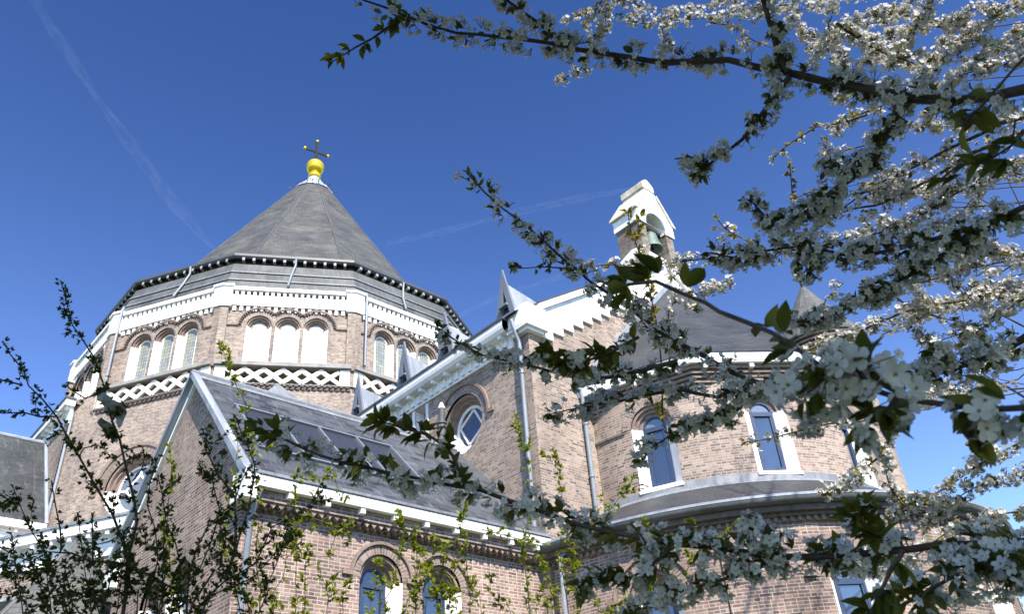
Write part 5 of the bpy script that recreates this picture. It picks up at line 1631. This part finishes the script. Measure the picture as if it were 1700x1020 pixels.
shrub('leafing shrub with thin shoots by the downpipe where the round apse meets the chapel', 930, [
    [(925, 1030), (915, 985), (905, 940), (885, 905), (868, 880)], [(945, 1030), (938, 980), (930, 920), (932, 880), (925, 845), (933, 827), (929, 806), (925, 778), (919, 747)],
    [(880, 1030), (878, 990), (872, 950), (870, 900), (879, 850), (879, 798), (870, 752), (860, 715), (855, 690)],
    [(960, 1030), (955, 985), (950, 930), (960, 890), (998, 867), (1021, 837), (1037, 816), (1052, 792)],
    [(1000, 1030), (985, 1000), (960, 985), (948, 975)], [(910, 1030), (912, 1000), (930, 960), (948, 920), (945, 880)],
    [(1010, 1030), (1060, 1000), (1100, 975), (1150, 935), (1149, 891), (1150, 862)], [(1150, 930), (1190, 900), (1211, 883), (1224, 866)],
    [(1060, 1030), (1075, 985), (1085, 930), (1074, 880), (1066, 860)], [(800, 880), (840, 890), (880, 900), (910, 905)],
    [(890, 1030), (895, 1000), (905, 975), (900, 930)],
], 6.4, 500)

# ---- unseen tree added behind the camera, crown shaped to shade the nearest branches ---------------------------------
SA = Vector((0, 0, 1)).cross(sun_dir).normalized(); SB = sun_dir.cross(SA).normalized()
shade = thing('shade_tree', 'unseen broad leafy tree behind the viewpoint, its crown shaped to shade the nearest branches', 'tree', (-5.0, -7.0, 0))
V, F, Mi = tube_np(smooth_path([(-5, -7, -0.2), (-4.9, -6.9, 2.5), (-4.5, -6.6, 5.0), (-3.9, -6.1, 7.2)], 0.3, rngt, 0.01), 0.32, 0.14, 10)
quad_mesh('trunk', V, F, Mi, ['bark'], shade)
rs = np.random.default_rng(77)
n = 16000
ab = np.stack([rs.uniform(-5.2, 2.62, n), rs.uniform(-0.6, 4.85, n), rs.uniform(4.6, 10.5, n)], axis=1)
ab[:, 0] += rs.normal(size=n) * 0.06; ab[:, 1] += rs.normal(size=n) * 0.06
pos = ab[:, :1] * np.array(SA) + ab[:, 1:2] * np.array(SB) + ab[:, 2:] * np.array(sun_dir)
# crown leaves added overhead, out of view, to hold off sky light
q = np.stack([rs.uniform(-7.0, 2.2, 40000), rs.uniform(-6.0, 5.0, 40000), rs.uniform(4.6, 7.6, 40000)], axis=1)
v = q - np.array(CAM); zf = v @ np.array(FWD); sx_ = FPX * (v @ np.array(RGT)) / zf; sy_ = -FPX * (v @ np.array(UPV)) / zf
ok = ~((zf > 0) & (abs(sx_) < 1150) & (sy_ > -760) & (sy_ < 900)) & (q @ np.array(SB) < 4.75) & (q @ np.array(SA) < 2.45)
pos = np.concatenate([pos, q[ok][:11000]]); n = len(pos)
V, F, Mi = scatter(leaf_base(0), pos, rand_rot(n, rs.normal(size=(n, 3)), rs), rs.uniform(0.15, 0.34, n))
quad_mesh('crown', V, F, Mi, ['dark_leaf'], shade)

# ---- street trees across the way, behind the viewpoint: the windows mirror them ---------------------
for i, (x, y, hgt, rad) in enumerate(((-14, -27, 13, 5.5), (-3, -31, 15, 6), (8, -26, 12, 5), (18, -30, 14, 6), (29, -27, 13, 5.5), (40, -24, 14, 6))):
    st = thing('street_tree', ('broad', 'tall', 'low', 'wide', 'round', 'spreading')[i] + ' leafy street tree across the way, mirrored in the chapel windows', 'tree', (x, y, 0), 'street trees behind the viewpoint')
    V, F, Mi = tube_np(smooth_path([(x, y, -0.2), (x + 0.2, y, 3), (x, y + 0.2, hgt * 0.6)], 0.5, rs, 0.02), 0.28, 0.12, 8)
    quad_mesh('trunk', V, F, Mi, ['bark'], st)
    m_ = 1500
    u = rs.normal(size=(m_, 3)); u /= np.linalg.norm(u, axis=1, keepdims=True)
    pp = np.array([x, y, hgt * 0.62]) + u * (rs.random((m_, 1)) ** 0.4) * np.array([rad, rad, hgt * 0.40])
    V, F, Mi = scatter(leaf_base(0), pp, rand_rot(m_, rs.normal(size=(m_, 3)), rs), rs.uniform(0.5, 1.1, m_))
    quad_mesh('crown', V, F, Mi, ['dark_leaf'], st)

# ---- bare tree right of the view, its shadow falls on the round apse ------------------------------
BT = Vector((8.3, -3.0, 0))
bare_t = thing('bare_tree', 'tall bare tree right of the view, its branch shadows falling on the apse', 'tree', BT)
rb_ = np.random.default_rng(21)
parts_ = []
def grow(p, d, L, r, depth):
    q = [p]
    for j in range(5):
        d = d + rb_.normal(size=3) * 0.10; d[2] += 0.04; d /= np.linalg.norm(d)
        q.append(q[-1] + d * L / 5)
    pth = smooth_path(q, 0.25, rb_, 0)
    parts_.append(tube_np(pth, r, r * 0.6, 6))
    if depth == 0: return
    for k in range(3 if depth > 1 else 4):
        i = rb_.integers(len(pth) // 3, len(pth))
        nd = d + rb_.normal(size=3) * 0.55; nd[2] += 0.15; nd /= np.linalg.norm(nd)
        grow(pth[i], nd, L * rb_.uniform(0.55, 0.8), r * 0.5, depth - 1)
grow(np.array(BT) - np.array([0, 0, 0.2]), np.array([0.0, 0.05, 1.0]), 8.4, 0.17, 4)
V, F, Mi = join(parts_)
quad_mesh('trunk', V, F, Mi, ['bark'], bare_t)

# ---- a scrap of pale sheeting caught in the young tree ---------------------------------------------
def scrap(px, py, d, outline, name, parent):
    m = MB(); c = at(px, py, d)
    bm2 = bmesh.new()
    vs = [bm2.verts.new(c + RGT * (x * d / FPX) - UPV * (y * d / FPX) + FWD * (0.02 * sin(x * 0.21) + 0.015 * cos(y * 0.17))) for x, y in outline]
    bm2.faces.new(vs)
    bmesh.ops.triangulate(bm2, faces=bm2.faces[:])
    bmesh.ops.subdivide_edges(bm2, edges=bm2.edges[:], cuts=3, use_grid_fill=True)
    for v in bm2.verts:
        q = v.co * 38.0
        v.co += FWD * 0.013 * (sin(q.x * 1.3 + q.z) + cos(q.z * 1.7 - q.y))
    me = bpy.data.meshes.new(name); bm2.to_mesh(me); bm2.free(); me.materials.append(MATS['sheeting'])
    o = bpy.data.objects.new(name, me); COL.objects.link(o); o.parent = parent
    o.matrix_parent_inverse = Matrix.Translation(-Vector(parent.location))
    so = o.modifiers.new('thickness', 'SOLIDIFY'); so.thickness = 0.0015
    return o


MATS['sheeting'] = plain_mat('grey plastic sheeting', (0.36, 0.37, 0.39), 0.5, vary=0.25, scale=20)
bag = thing('plastic_sheet', 'torn scrap of pale grey plastic caught on the dark young tree', 'litter', at(188, 690, 3.73))
scrap(188, 680, 3.72, [(-22, -22), (-9, -26), (1, -13), (9, -9), (19, 3), (14, 12), (16, 24), (5, 30), (3, 14), (-7, 8), (-12, -8)], 'upper_piece', bag)
scrap(180, 700, 3.72, [(-15, 2), (-6, -8), (1, 2), (9, 9), (15, 23), (9, 20), (10, 31), (-3, 21), (-5, 12)], 'lower_piece', bag)

# ---- contrails high in the sky -----------------------------------------------------------------------
cmat = bpy.data.materials.new('contrail ice'); cmat.use_nodes = True
ct = cmat.node_tree; ct.nodes.clear()
co_ = ct.nodes.new('ShaderNodeOutputMaterial')
dif = ct.nodes.new('ShaderNodeBsdfDiffuse'); dif.inputs['Color'].default_value = (0.95, 0.95, 0.97, 1)
trn = ct.nodes.new('ShaderNodeBsdfTransparent')
tcl = ct.nodes.new('ShaderNodeBsdfTranslucent'); tcl.inputs['Color'].default_value = (0.95, 0.95, 0.97, 1)
mxa = ct.nodes.new('ShaderNodeMixShader'); mxa.inputs[0].default_value = 0.5
ct.links.new(dif.outputs[0], mxa.inputs[1]); ct.links.new(tcl.outputs[0], mxa.inputs[2])
lw_ = ct.nodes.new('ShaderNodeLayerWeight'); lw_.inputs['Blend'].default_value = 0.5
ovec = uvcoord(ct, (1, 1, 1))
nz = noise(ct, ovec, 1.0, 6, 0.7)
edge = ct.nodes.new('ShaderNodeMath'); edge.operation = 'SUBTRACT'; edge.inputs[0].default_value = 1.0; ct.links.new(lw_.outputs['Facing'], edge.inputs[1])
pw = ct.nodes.new('ShaderNodeMath'); pw.operation = 'POWER'; pw.inputs[1].default_value = 1.6; ct.links.new(edge.outputs[0], pw.inputs[0])
al = ct.nodes.new('ShaderNodeMath'); al.operation = 'MULTIPLY'; ct.links.new(pw.outputs[0], al.inputs[0])
ct.links.new(ramp(ct, nz, [(0.40, (0, 0, 0)), (0.75, (0.045, 0.045, 0.045))]), al.inputs[1])
mxb = ct.nodes.new('ShaderNodeMixShader'); ct.links.new(al.outputs[0], mxb.inputs[0]); ct.links.new(trn.outputs[0], mxb.inputs[1]); ct.links.new(mxa.outputs[0], mxb.inputs[2])
ct.links.new(mxb.outputs[0], co_.inputs['Surface'])
MATS['contrail'] = cmat


def contrail(label, pts, w0, w1, d):
    m = MB()
    P = smooth_path([tuple(at(x, y, d)) for x, y in pts], 25.0, rngt, 0)
    k = len(P)
    ring_prev = None; a = None; Lc = 0.0
    for i, p in enumerate(P):
        t = P[min(i + 1, k - 1)] - P[max(i - 1, 0)]; t /= np.linalg.norm(t)
        if a is None: a = np.cross(t, [0.1, 0.2, 0.97])
        a = a - t * (a @ t); a /= np.linalg.norm(a); b = np.cross(t, a)
        u = i / (k - 1); r = (w0 + (w1 - w0) * u) * d / FPX * (0.8 + 0.3 * sin(i * 0.37) * cos(i * 0.11 + 1)) * min(1, 8 * (1 - u) + 0.15)
        rg = [Vector(p + (a * cos(2 * pi * q / 24) + b * sin(2 * pi * q / 24)) * r) for q in range(24)]
        if ring_prev:
            L2 = Lc + 0.35
            for q in range(24):
                m.face([ring_prev[q], ring_prev[(q + 1) % 24], rg[(q + 1) % 24], rg[q]], [(Lc, q / 6), (Lc, (q + 1) / 6), (L2, (q + 1) / 6), (L2, q / 6)])
            Lc = L2
        ring_prev = rg
    o = m.build('contrail', 'contrail', None, smooth=True, sharp=180)
    o.visible_shadow = True
    return tag(o, label, 'contrail', 'contrails in the blue sky')


contrail('wide ragged contrail falling steeply across the upper left sky', [(30, -60), (75, 30), (125, 105), (170, 175), (225, 250), (275, 320), (325, 380), (370, 430)], 8, 13, 4000)
contrail('short narrow contrail rising between the dome and the pointed dormer', [(740, 540), (790, 510), (850, 485), (920, 463), (1010, 435)], 4, 8, 4500)
contrail('faint thin contrail between the dome roof and the white topped bellcote', [(640, 405), (740, 383), (860, 352), (960, 330), (1060, 312)], 5, 9, 4500)
